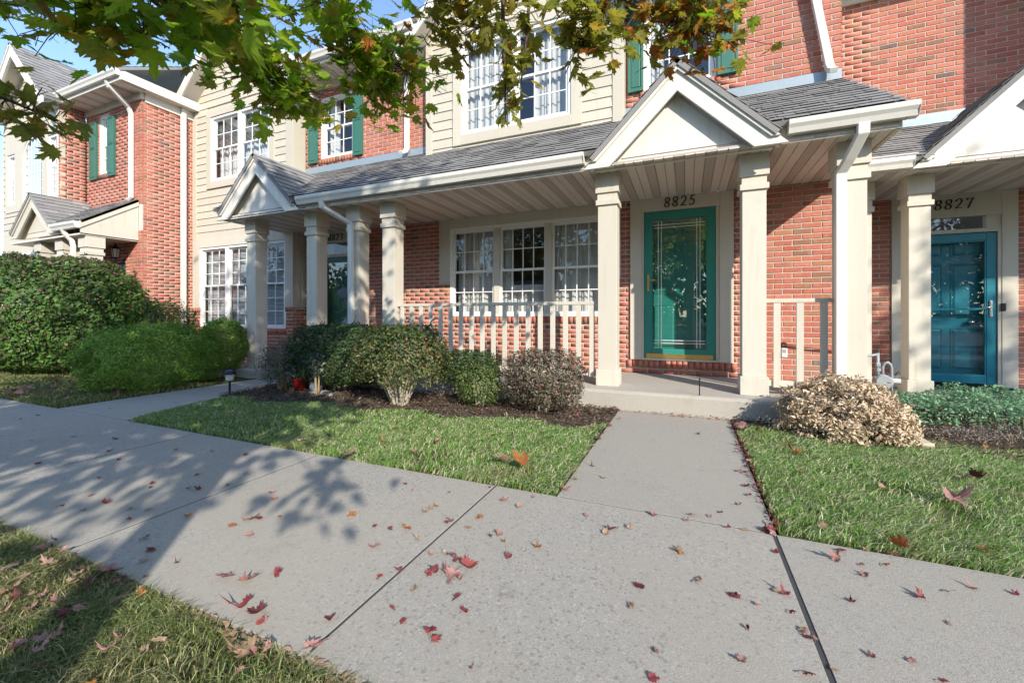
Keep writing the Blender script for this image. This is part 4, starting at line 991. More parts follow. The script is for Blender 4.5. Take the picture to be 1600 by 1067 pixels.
# lock box on the painted pipe
t = thing('pipe', 'thin dark red pipe along the brick behind the short railing', 'pipe', (1.2, WB-0.03, 0.6))
m = MB(); m.tube([(1.08, WB, 0.66), (1.08, WB-0.035, 0.665), (1.11, WB-0.04, 0.67), (1.35, WB-0.04, 0.63), (1.72, WB-0.04, 0.60)], 0.013, 8); part('conduit', m, 'pipe_paint', t, smooth=True)
m = MB(); m.tube([(1.08, WB, 0.66), (1.08, WB-0.03, 0.66)], 0.022, 8); part('elbow', m, 'pipe_paint', t, smooth=True)
t = thing('lock_box', 'small light grey key lock box hanging from the pipe', 'lock box', (1.115, WB-0.06, 0.54))
m = MB(); m.box(1.085, 1.150, WB-0.085, WB-0.045, 0.50, 0.615); part('body', m, 'lock_grey', t, bevel=0.008)
m = MB(); m.tube([(1.097, WB-0.065, 0.612), (1.097, WB-0.065, 0.675), (1.117, WB-0.065, 0.69), (1.137, WB-0.065, 0.675), (1.137, WB-0.065, 0.612)], 0.006, 6); part('shackle', m, 'black_iron', t)
m = MB(); m.box(1.100, 1.135, WB-0.088, WB-0.084, 0.56, 0.60); part('dial_window', m, 'meter_grey', t)
# gas meter
gx, gy = 1.90, 5.55
t = thing('gas_meter', 'grey gas meter with looped pipes beside the porch corner', 'meter', (gx, gy, 0.0))
m = MB(); m.lathe([(0.0, -0.075), (0.09, -0.075), (0.105, -0.05), (0.105, 0.05), (0.09, 0.075), (0.0, 0.075)], (0, 0, 0), 16); o = part('body', m, 'meter_grey', t, smooth=False); o.rotation_euler = (math.radians(90), 0, 0); o.location = (gx, gy, 0.40)
m = MB(); m.box(gx-0.10, gx+0.12, gy-0.06, gy+0.06, 0.36, 0.47); part('casing', m, 'meter_grey', t, bevel=0.02)
m = MB(); m.tube([(gx-0.05, gy, 0.45), (gx-0.05, gy, 0.78)], 0.022, 8); part('riser', m, 'meter_grey', t, smooth=True)
m = MB(); m.tube([(gx-0.07, gy, 0.62), (gx-0.025, gy, 0.62)], 0.04, 8); m.tube([(gx-0.05, gy, 0.54), (gx-0.05, gy, 0.58)], 0.036, 8); part('regulator', m, 'meter_grey', t)
m = MB(); m.tube([(gx-0.05, gy, 0.76), (gx-0.14, gy-0.03, 0.745), (gx-0.22, gy-0.05, 0.735), (gx-0.225, gy-0.05, 0.82)], 0.017, 8); part('valve_arm', m, 'meter_grey', t, smooth=True)
m = MB(); m.tube([(gx+0.01, gy, 0.46), (gx+0.01, gy, 0.60), (gx+0.035, gy, 0.65), (gx+0.07, gy, 0.66), (gx+0.10, gy, 0.63), (gx+0.11, gy, 0.58), (gx+0.11, gy, 0.05)], 0.018, 8); part('loop_pipe', m, 'meter_grey', t, smooth=True)
m = MB(); m.tube([(gx+0.12, gy-0.02, 0.42), (gx+0.20, gy-0.03, 0.42)], 0.035, 8); part('outlet', m, 'lock_grey', t)
m = MB(); m.tube([(gx-0.05, gy, 0.36), (gx-0.05, gy, -0.05)], 0.02, 8); part('lower_pipe', m, 'meter_grey', t)
t.scale = (0.72, 0.72, 0.80)
# pumpkin, mat, stake, landscape block
t = thing('pumpkin', 'small white pumpkin on the step by the turquoise door', 'pumpkin', (2.52, 6.95, 0.075))
m = MB(); m.lathe([(0.02, 0.015), (0.075, 0.0), (0.12, 0.04), (0.128, 0.085), (0.11, 0.135), (0.06, 0.165), (0.02, 0.155)], (2.52, 6.95, 0.075), 32, 9, 0.13); part('fruit', m, 'pumpkin_skin', t, smooth=True)
m = MB(); m.tube([(2.52, 6.95, 0.22), (2.525, 6.945, 0.26), (2.55, 6.93, 0.285)], [0.016, 0.010, 0.012], 6); part('stem', m, 'stem_tan', t, smooth=True)
m = MB(); m.box(2.95, 3.85, 6.95, 7.42, 0.0765, 0.090); tag(part('door_mat', m, 'rubber_mat', None), 'dark flat door mat before the turquoise door', 'mat')
t = thing('stake', 'short thin dark rod standing on the front edge of the porch step', 'rod', (0.12, 4.62, 0.208))
m = MB(); m.tube([(0.12, 4.62, 0.20), (0.12, 4.62, 0.375)], 0.006, 6); part('shaft', m, 'black_iron', t); m = MB(); m.tube([(0.12, 4.62, 0.372), (0.12, 4.62, 0.385)], 0.010, 6); part('tip', m, 'black_iron', t)
m = MB(); m.box(1.52, 1.72, 4.10, 4.40, -0.06, 0.055); o = part('landscape_block', m, 'timber', None, bevel=0.008); tag(o, 'pale block lying at the foot of the tan bush', 'block')
m = MB(); m.box(-4.55, -4.15, 3.92, 4.08, -0.05, 0.035); o = part('edging_stone', m, 'concrete_smooth', None, bevel=0.012); tag(o, 'flat pale edging stone on the mulch by the potted plants', 'stone')
# path light
px, py = -5.50, 3.55
t = thing('path_light', 'black solar path light standing beside the narrow walk', 'path light', (px, py, 0))
m = MB(); m.tube([(px, py, -0.05), (px, py, 0.18)], 0.013, 8); part('stake', m, 'black_iron', t)
m = MB(); m.lathe([(0.03, 0.17), (0.045, 0.18), (0.055, 0.26)], (px, py, 0), 12); part('lens', m, 'lantern_glass', t)
m = MB(); m.lathe([(0.07, 0.255), (0.075, 0.265), (0.055, 0.29), (0.03, 0.30), (0.0, 0.302)], (px, py, 0), 14); part('cap', m, 'black_iron', t, smooth=True)
m = MB(); m.box(px-0.025, px+0.025, py-0.025, py+0.025, 0.3005, 0.306); part('solar_cell', m, 'petal_blue', t)

# ------------------------------------------------------------------ foliage helpers
def leaf_quads(C, Nrm, size, r, curl=0.25, aspect=0.55, droop=0.0):
    """one rhombic leaf per point: centre C, facing Nrm"""
    n = len(C); T = r.normal(size=(n, 3)); T -= (T*Nrm).sum(1)[:, None]*Nrm
    if droop: T[:, 2] -= droop
    T /= np.linalg.norm(T, axis=1)[:, None]+1e-9; B = np.cross(Nrm, T)
    s = (size*r.uniform(0.45, 1.4, n))[:, None]
    v0 = C-T*s*0.5; v2 = C+T*s*0.5-Nrm*s*curl*0.4; v1 = C+B*s*aspect*0.5+Nrm*s*curl*0.25-T*s*0.05; v3 = C-B*s*aspect*0.5+Nrm*s*curl*0.25-T*s*0.05
    V = np.stack([v0, v1, v2, v3], 1).reshape(-1, 3); F = np.arange(4*n).reshape(n, 4)
    return V, F
def shell_points(n, c, R, r, p=2.6, depth=0.22, lump=0.10, zmin=-0.9, seed=0, rot=0.0):
    d = r.normal(size=(n*4, 3)); d /= np.linalg.norm(d, axis=1)[:, None]
    d = d[d[:, 2] > zmin][:n]
    k = (np.abs(d)**p).sum(1)**(-1/p)
    f = lambda a, b, c_: np.sin(d[:, 0]*a+seed)*np.sin(d[:, 1]*b+seed*2.1)*np.sin(d[:, 2]*c_+seed*0.7)
    rad = k*(1+lump*(f(5, 6, 5)+0.7*f(11, 9, 12)))*(1-np.abs(r.normal(0, depth, len(d))))
    P = d*rad[:, None]*np.array(R)
    if rot:
        ca, sa = math.cos(rot), math.sin(rot); P = np.stack([P[:, 0]*ca-P[:, 1]*sa, P[:, 0]*sa+P[:, 1]*ca, P[:, 2]], 1)
    nv = P/np.array(R)**2; nv += r.normal(0, 0.55*np.linalg.norm(nv, axis=1).mean(), nv.shape); nv[:, 2] += 0.35*np.abs(nv).mean(); nv /= np.linalg.norm(nv, axis=1)[:, None]
    return P+np.array(c), nv
def shrub(label, base, R, n, size, mat, zc=None, p=2.6, stems=9, stem_h=None, cat='shrub', extra=None, zmin=-0.9, depth=0.22, lump=0.10, seed=1, aspect=0.55, name='shrub', rot=0.0, stem_mat='shrub_stem', lean=0.5, group=None):
    r = np.random.default_rng(seed*77+3); t = thing(name, label, cat, (base[0], base[1], 0), group)
    zc = R[2] if zc is None else zc
    P, nv = shell_points(n, (base[0], base[1], zc), R, r, p, depth, lump, zmin, seed, rot)
    keep = P[:, 2] > 0.01; P, nv = P[keep], nv[keep]
    # stray shoots that break the outline
    ns = max(30, n//160); q = r.integers(0, len(P), ns); up = P[q, 2] > zc*0.8; q = q[up]; dirs = nv[q]*0.5+np.array([0, 0, 0.8])+r.normal(0, 0.25, (len(q), 3)); L = r.uniform(0.03, 0.16, len(q))*min(1.0, R[2]*1.6)
    SP = [P]; SN = [nv]
    for f in (0.25, 0.5, 0.75, 1.0):
        for _ in range(2): SP.append(P[q]+dirs*(L*f)[:, None]+r.normal(0, size*0.25, (len(q), 3))); SN.append(r.normal(size=(len(q), 3)))
    P = np.concatenate(SP); nv = np.concatenate(SN); nv /= np.linalg.norm(nv, axis=1)[:, None]
    V, F = leaf_quads(P, nv, size, r, aspect=aspect)
    bulk('foliage', V, F, mat, t)
    if extra:
        m2, frac, zlo, sz = extra; k = r.uniform(size=len(P)) < frac*np.clip((P[:, 2]-zlo)/(zc+R[2]-zlo), 0, 1)**1.5
        V, F = leaf_quads(P[k]+nv[k]*size*0.4, nv[k], sz, r, aspect=aspect); bulk('leaf_tips', V, F, m2, t)
    for i in range(stems):
        a = r.uniform(0, 6.28); q = r.uniform(0.25, 1.0); m = MB(); h0 = zc+R[2]*0.3 if stem_h is None else stem_h
        x1, y1 = base[0]+R[0]*q*lean*math.cos(a), base[1]+R[1]*q*lean*math.sin(a); b0 = (base[0]+0.10*R[0]*math.cos(a), base[1]+0.10*R[1]*math.sin(a))
        m.tube([(b0[0], b0[1], -0.05), ((b0[0]*0.6+x1*0.4)+r.uniform(-.02, .02), b0[1]*0.6+y1*0.4, h0*0.45), (x1, y1, h0)], [0.014, 0.010, 0.004], 5)
        part('stem', m, stem_mat, t)
    return t
shrub('huge rounded burning bush with purple tinged top at the far left', (-10.75, 3.75), (1.75, 1.05, 1.05), 46000, 0.062, 'shrub_burning', zc=1.03, extra=('burning_tips', 0.6, 1.1, 0.05), stems=14, seed=1, lump=0.09, depth=0.09, aspect=0.62)
shrub('low spreading bright green yew beside the narrow walk', (-7.0, 3.50), (0.60, 0.92, 0.50), 42000, 0.042, 'yew', zc=0.42, depth=0.12, seed=2, aspect=0.22, lump=0.16, p=2.2, stems=6, rot=0.3)
shrub('small ball shaped yew at the far end of the low hedge', (-7.15, 4.50), (0.36, 0.34, 0.46), 15000, 0.042, 'yew', zc=0.52, depth=0.12, seed=3, aspect=0.22, p=2.2, stems=4)
shrub('dark evergreen shrub between the huge bush and the brick side wall', (-9.4, 4.75), (0.55, 0.5, 0.55), 9000, 0.055, 'shrub_dark', zc=0.75, seed=4, aspect=0.3, stems=5, lump=0.25)
shrub('dark clipped flat topped shrub before the white columns', (-4.35, 4.28), (0.72, 0.42, 0.40), 26000, 0.032, 'shrub_dark', zc=0.50, depth=0.12, p=4.0, seed=5, stems=8, lump=0.04)
shrub('half bare shrub with pale woody stems showing at its foot', (-3.02, 3.86), (0.54, 0.42, 0.38), 13000, 0.031, 'shrub_mixed', zc=0.53, p=3.0, seed=6, stems=44, lump=0.14, zmin=-0.62, depth=0.2, extra=('shrub_dark', 0.9, 0.55, 0.03), lean=0.9, stem_h=0.52)
shrub('dark flat topped dwarf shrub behind the pale green one', (-2.42, 4.38), (0.40, 0.24, 0.20), 7500, 0.028, 'shrub_dark', zc=0.40, p=3.2, seed=7, stems=7)
shrub('small pale green leafy shrub in front of the railing', (-2.12, 4.10), (0.27, 0.22, 0.22), 3600, 0.026, 'shrub_light', zc=0.24, p=2.4, seed=8, stems=8)
shrub('boxy shrub with purple brown leaves left of the front walk', (-1.40, 4.17), (0.42, 0.30, 0.30), 10000, 0.028, 'shrub_purple', zc=0.36, p=4.0, seed=9, stems=12, extra=('shrub_light', 0.0, 0.2, 0.03), lump=0.08)
shrub('upright grey green perennial with woody stems beside the narrow walk', (-5.10, 3.98), (0.36, 0.28, 0.32), 5200, 0.036, 'sage', zc=0.36, p=2.0, seed=10, stems=14, depth=0.4, lump=0.25, aspect=0.25, stem_h=0.50, lean=1.0, cat='plant', name='perennial', stem_mat='stem_tan')
shrub('thin young sapling with sparse leaves beside the pots', (-4.22, 3.80), (0.16, 0.14, 0.17), 420, 0.034, 'sage', zc=0.40, seed=11, stems=3, depth=0.5, cat='plant', name='sapling', lean=0.3, stem_mat='stem_tan')
# tan sedum: clustered flower heads on stems
def sedum(label, base, R, heads, seed):
    r = np.random.default_rng(seed); t = thing('sedum_bush', label, 'bush', (base[0], base[1], 0))
    P, nv = shell_points(heads, (base[0], base[1], 0.03), R, r, 2.3, 0.12, 0.08, 0.0, 3)
    Vs = []; Fs = []; k = 0
    heads = len(P); C = np.repeat(P, 22, 0)+r.normal(0, 1, (heads*22, 3))*np.array([0.026, 0.026, 0.014])
    nn = np.repeat(nv, 22, 0)+r.normal(0, 0.6, (heads*22, 3)); nn /= np.linalg.norm(nn, axis=1)[:, None]
    keep = C[:, 2] > 0.0
    V, F = leaf_quads(C[keep], nn[keep], 0.036, r, aspect=0.42); bulk('flower_heads', V, F, 'sedum_tan', t)
    P2, n2 = shell_points(5000, (base[0], base[1], 0.02), (R[0]*.93, R[1]*.93, R[2]*.9), r, 2.3, 0.2, 0.08, 0.0, 3)
    V, F = leaf_quads(P2, n2, 0.03, r, aspect=0.4); bulk('withered_leaves', V, F, 'dead_grey' if seed % 2 else 'sedum_tan', t)
    m = MB()
    for i in range(0, heads, 5): m.tube([(base[0]+r.uniform(-.08, .08), base[1]+r.uniform(-.08, .08), -0.03), tuple(P[i])], [0.006, 0.004], 4)
    o = part('stems', m, 'stem_tan', t); o['kind'] = 'stuff'
sedum('dried tan sedum bush right of the front walk', (1.20, 4.30), (0.47, 0.38, 0.47), 520, 4)
def groundcover(name, label, x0, x1, y0, y1, hgt, n, size, mat, seed, cat='plant', aspect=0.5):
    r = np.random.default_rng(seed); t = thing(name, label, cat, ((x0+x1)/2, (y0+y1)/2, 0))
    q = r.uniform(-1, 1, (n, 2)); q = q[(np.abs(q)**2.6).sum(1) < 1+r.normal(0, .12, len(q))]
    mound = np.clip(1-(np.abs(q)**3).sum(1), 0.1, 1)**0.5*(0.72+0.28*np.sin(q[:, 0]*9+seed)*np.sin(q[:, 1]*7))
    z = hgt*mound*(1-np.abs(r.normal(0, 0.25, len(q))))
    P = np.stack([(x0+x1)/2+q[:, 0]*(x1-x0)/2, (y0+y1)/2+q[:, 1]*(y1-y0)/2, np.clip(z, 0.01, None)], 1)
    nv = r.normal(0, 0.6, P.shape); nv[:, 2] += 0.8; nv /= np.linalg.norm(nv, axis=1)[:, None]
    V, F = leaf_quads(P, nv, size, r, aspect=aspect); bulk('foliage', V, F, mat, t)
    m = MB()
    for i in range(0, len(P), max(1, len(P)//90)): m.tube([(P[i, 0]+r.uniform(-.03, .03), P[i, 1]+r.uniform(-.03, .03), -0.02), tuple(P[i])], [0.003, 0.002], 4)
    o = part('stems', m, 'stem_tan', t); o['kind'] = 'stuff'
groundcover('catmint', 'mint green bushy plants massed before the set back step', 1.75, 4.3, 4.75, 5.9, 0.40, 18000, 0.032, 'mint_green', 31)
groundcover('withered_plant', 'grey withered plants along the grass edge at right', 1.85, 4.2, 4.30, 4.85, 0.17, 8000, 0.024, 'dead_grey', 32, aspect=0.25)
groundcover('fallen_stalks', 'grey dry plants at the foot of the big green hedge', -8.9, -7.9, 4.2, 4.7, 0.20, 900, 0.03, 'dead_grey', 33, aspect=0.2)
# potted plants between the columns
t = thing('flower_pot', 'red pot with variegated leaves and a blue flower on the mulch', 'pot', (-4.82, 4.05, 0))
m = MB(); m.lathe([(0.07, 0.0), (0.10, 0.15), (0.115, 0.16), (0.115, 0.185), (0.09, 0.18)], (-4.82, 4.05, 0.0), 16); part('pot', m, 'red_pot', t, smooth=True)
r = np.random.default_rng(5); P, nv = shell_points(170, (-4.82, 4.05, 0.22), (0.16, 0.16, 0.12), r, 2, 0.3, 0.1, -0.2, 3); V, F = leaf_quads(P, nv, 0.075, r, aspect=0.45); bulk('leaves', V, F, 'variegated', t)
m = MB(); m.tube([(-4.82, 4.05, 0.18), (-4.76, 4.02, 0.42)], 0.004, 5); m.lathe([(0.0, -0.02), (0.03, -0.012), (0.042, 0.008), (0.025, 0.022), (0.0, 0.026)], (-4.76, 4.02, 0.44), 9); part('flower', m, 'petal_blue', t)
t = thing('white_pot', 'white lumpy garden ornament beside the red pot', 'ornament', (-4.56, 4.08, 0))
m = MB(); m.lathe([(0.06, 0.0), (0.085, 0.07), (0.075, 0.14), (0.09, 0.18), (0.06, 0.23), (0.065, 0.27), (0.03, 0.31), (0.0, 0.32)], (-4.56, 4.08, 0), 14, 5, 0.15); part('body', m, 'pot_white', t, smooth=True)
m = MB(); m.lathe([(0.05, 0.0), (0.09, 0.0), (0.09, 0.02), (0.05, 0.02)], (-4.56, 4.08, -0.01), 14); part('foot', m, 'pot_white', t)
shrub('clump of faint mauve asters behind the red pot', (-5.0, 4.35), (0.42, 0.16, 0.24), 1500, 0.030, 'sage', zc=0.48, seed=14, stems=16, depth=0.45, lump=0.2, cat='plant', name='aster', lean=0.9, stem_mat='stem_tan')

# ------------------------------------------------------------------ planting beds and lawns
def patch(name, poly, z, mat, amp, step=0.09, seed=0):
    """ground sheet over a polygon (x,y) with an uneven surface"""
    xs_, ys_ = [p[0] for p in poly], [p[1] for p in poly]; r = np.random.default_rng(seed)
    x0, x1, y0, y1 = min(xs_), max(xs_), min(ys_), max(ys_); nx, ny = max(1, int((x1-x0)/step)), max(1, int((y1-y0)/step))
    m = MB()
    for j in range(ny+1):
        for i in range(nx+1): m.v.append((x0+(x1-x0)*i/nx, y0+(y1-y0)*j/ny, z+r.uniform(-amp, amp)))
    for j in range(ny):
        for i in range(nx):
            if inside(x0+(x1-x0)*(i+.5)/nx, y0+(y1-y0)*(j+.5)/ny, poly): k = j*(nx+1)+i; m.f.append((k, k+1, k+nx+2, k+nx+1))
    return struct(name, m, mat, smooth=True)
def inside(x, y, poly):
    c = False; n = len(poly)
    for i in range(n):
        (x1, y1), (x2, y2) = poly[i], poly[(i+1) % n]
        if (y1 > y) != (y2 > y) and x < (x2-x1)*(y-y1)/(y2-y1)+x1: c = not c
    return c
def inside_np(X, Y, poly):
    c = np.zeros(len(X), bool); n = len(poly)
    for i in range(n):
        (x1, y1), (x2, y2) = poly[i], poly[(i+1) % n]
        if y1 == y2: continue
        c ^= ((y1 > Y) != (y2 > Y)) & (X < (x2-x1)*(Y-y1)/(y2-y1)+x1)
    return c
def edge_wave(pts, a, seed):
    r = random.Random(seed); return [(x+r.uniform(-a, a), y+r.uniform(-a, a)) for x, y in pts]
BED_L = edge_wave([(-5.6, 4.6)]+[(-5.45+0.25*k, 3.35+0.02*k+0.10*math.sin(k*1.3)) for k in range(19)]+[(-0.70, 3.95), (-0.69, 4.6)], 0.03, 3)
BED_R = [(0.40, 4.6)]+[(0.40+0.22*k, 3.98+0.04*math.sin(k*2.1)+0.012*k) for k in range(20)]+[(6, 4.3), (6, 6.0), (1.72, 6.0), (1.72, 4.6)]
patch('planting_bed', BED_L, 0.006, 'soil', 0.014, 0.06, 1); patch('planting_bed', BED_R, 0.006, 'soil', 0.014, 0.06, 2)
LAWN_M = [(-5.0, 2.265), (-0.69, 2.265), (-0.69, 4.2), (-5.3, 3.75), (-5.25, 3.0)]
LAWN_R = [(0.40, 2.265), (8, 2.265), (8, 4.6), (0.40, 4.25)]
LAWN_N = [(-9, 0.893), (3.5, 0.893), (3.5, -4.0), (-9, -4.0)]
LAWN_F = [(-16, 2.265), (-6.37, 2.265), (-6.37, 4.6), (-16, 4.6)]
patch('lawn', LAWN_M, -0.012, 'turf_base', 0.008, 0.1, 3); patch('lawn', LAWN_R, -0.012, 'turf_base', 0.008, 0.12, 4); patch('lawn', LAWN_N, -0.020, 'turf_base', 0.008, 0.15, 5); patch('lawn', LAWN_F, -0.012, 'turf_base', 0.01, 0.15, 6)
def fbm(x, y, s):
    return (np.sin(x*2.1+s)*np.cos(y*2.7+s*1.3)+0.6*np.sin(x*5.3+y*3.1+s*2)+0.4*np.sin(x*11.3-y*9.7+s))/2.0
def grass(label, poly, n, z, hgt, mat, seed, box=None, w=0.0042, excl=None, thin=None):
    r = np.random.default_rng(seed); xs_, ys_ = [p[0] for p in poly], [p[1] for p in poly]
    x0, x1, y0, y1 = box or (min(xs_), max(xs_), min(ys_), max(ys_))
    X = r.uniform(x0, x1, n); Y = r.uniform(y0, y1, n); k = inside_np(X, Y, poly)
    if excl: k &= ~inside_np(X, Y, excl)
    if thin is not None: k &= r.uniform(size=n) < thin(X, Y)
    # more blades where the picture is closest
    d = np.abs(-SY*X+CY*Y)+0.3; k &= r.uniform(size=n) < np.clip(2.6/d, 0.25, 1)
    k &= r.uniform(size=n) < np.clip(0.66+0.7*fbm(X*1.4, Y*1.4, seed), 0.10, 1)
    X, Y, d = X[k], Y[k], d[k]; n = len(X)
    ww = w*np.clip(d/2.2, 0.7, 2.0)*r.uniform(0.6, 1.3, n); hh = hgt*r.uniform(0.45, 1.25, n)*(1+0.3*fbm(X, Y, seed+5))
    a = r.uniform(0, 2*np.pi, n); ld = r.normal(0, 1, (n, 2))*0.7+np.array([0.75, -0.35]); ln = hh[:, None]*ld
    px_, py_ = np.cos(a)*ww/2, np.sin(a)*ww/2
    zb = np.full(n, z-0.01)
    V = np.stack([np.stack([X-px_, Y-py_, zb], 1), np.stack([X+px_, Y+py_, zb], 1),
                  np.stack([X+px_*.8+ln[:, 0]*.4, Y+py_*.8+ln[:, 1]*.4, z+hh*0.62], 1), np.stack([X-px_*.8+ln[:, 0]*.4, Y-py_*.8+ln[:, 1]*.4, z+hh*0.62], 1),
                  np.stack([X+px_*.15+ln[:, 0], Y+py_*.15+ln[:, 1], z+hh*0.92], 1), np.stack([X-px_*.15+ln[:, 0], Y-py_*.15+ln[:, 1], z+hh*0.92], 1)], 1).reshape(-1, 3)
    b = np.arange(n)*6
    F = np.concatenate([np.stack([b, b+1, b+2, b+3], 1), np.stack([b+3, b+2, b+4, b+5], 1)])
    o = bulk('grass', V, F, mat); tag(o, label, 'grass'); return o
grass('green lawn between the sidewalk and the shrubs left of the front walk', LAWN_M, 210000, 0, 0.038, 'grass', 41, excl=BED_L)
grass('green lawn right of the front walk below the tan bush', LAWN_R, 210000, 0, 0.041, 'grass', 42, box=(0.40, 5.0, 2.265, 4.3))
grass('leaf strewn grass strip at the lower left below the sidewalk', LAWN_N, 130000, -0.012, 0.042, 'grass_dry', 43, box=(-3.6, -0.1, 0.1, 0.893))
grass('dry patchy grass before the huge bush at far left', LAWN_F, 90000, 0, 0.05, 'grass_dry', 44, box=(-13, -6.4, 2.265, 3.9), w=0.006)
def chips(label, poly, n, seed, mat='mulch', size=0.035, z=0.022, cat='mulch'):
    r = np.random.default_rng(seed); xs_, ys_ = [p[0] for p in poly], [p[1] for p in poly]
    X = r.uniform(min(xs_), max(xs_), n); Y = r.uniform(min(ys_), max(ys_), n); k = inside_np(X, Y, poly); X, Y = X[k], Y[k]
    P = np.stack([X, Y, z+r.uniform(0, 0.02, len(X))], 1); nv = r.normal(0, 0.35, P.shape); nv[:, 2] += 1; nv /= np.linalg.norm(nv, axis=1)[:, None]
    V, F = leaf_quads(P, nv, size, r, aspect=0.35); o = bulk('mulch', V, F, mat); tag(o, label, cat)
chips('dark bark mulch under the shrubs left of the front walk', BED_L, 9000, 51); chips('dark bark mulch around the tan bush at right', BED_R, 7000, 52)
EDG = [(-4.2, 0.86), (0.2, 0.86), (0.2, 0.905), (-4.2, 0.905)]
chips('crumbled dead leaves along the near edge of the sidewalk', EDG, 900, 53, 'fall_tan', 0.03, -0.012, 'litter')
EDW = [(0.37, 2.3), (0.43, 2.3), (0.44, 4.5), (0.37, 4.5)]
chips('crumbled red leaves along the right edge of the front walk', EDW, 420, 54, 'fall_maroon', 0.03, 0.006, 'litter')
EDV = [(-0.72, 2.3), (-0.665, 2.3), (-0.66, 4.55), (-0.75, 4.55)]
chips('crumbled brown leaves along the left edge of the front walk', EDV, 420, 55, 'mulch', 0.03, 0.006, 'litter')
EDP = [(-0.66, 4.47), (0.38, 4.47), (0.38, 4.57), (-0.66, 4.57)]
chips('line of rusty leaf scraps where the walk meets the porch step', EDP, 130, 56, 'fall_orange', 0.03, 0.006, 'litter')
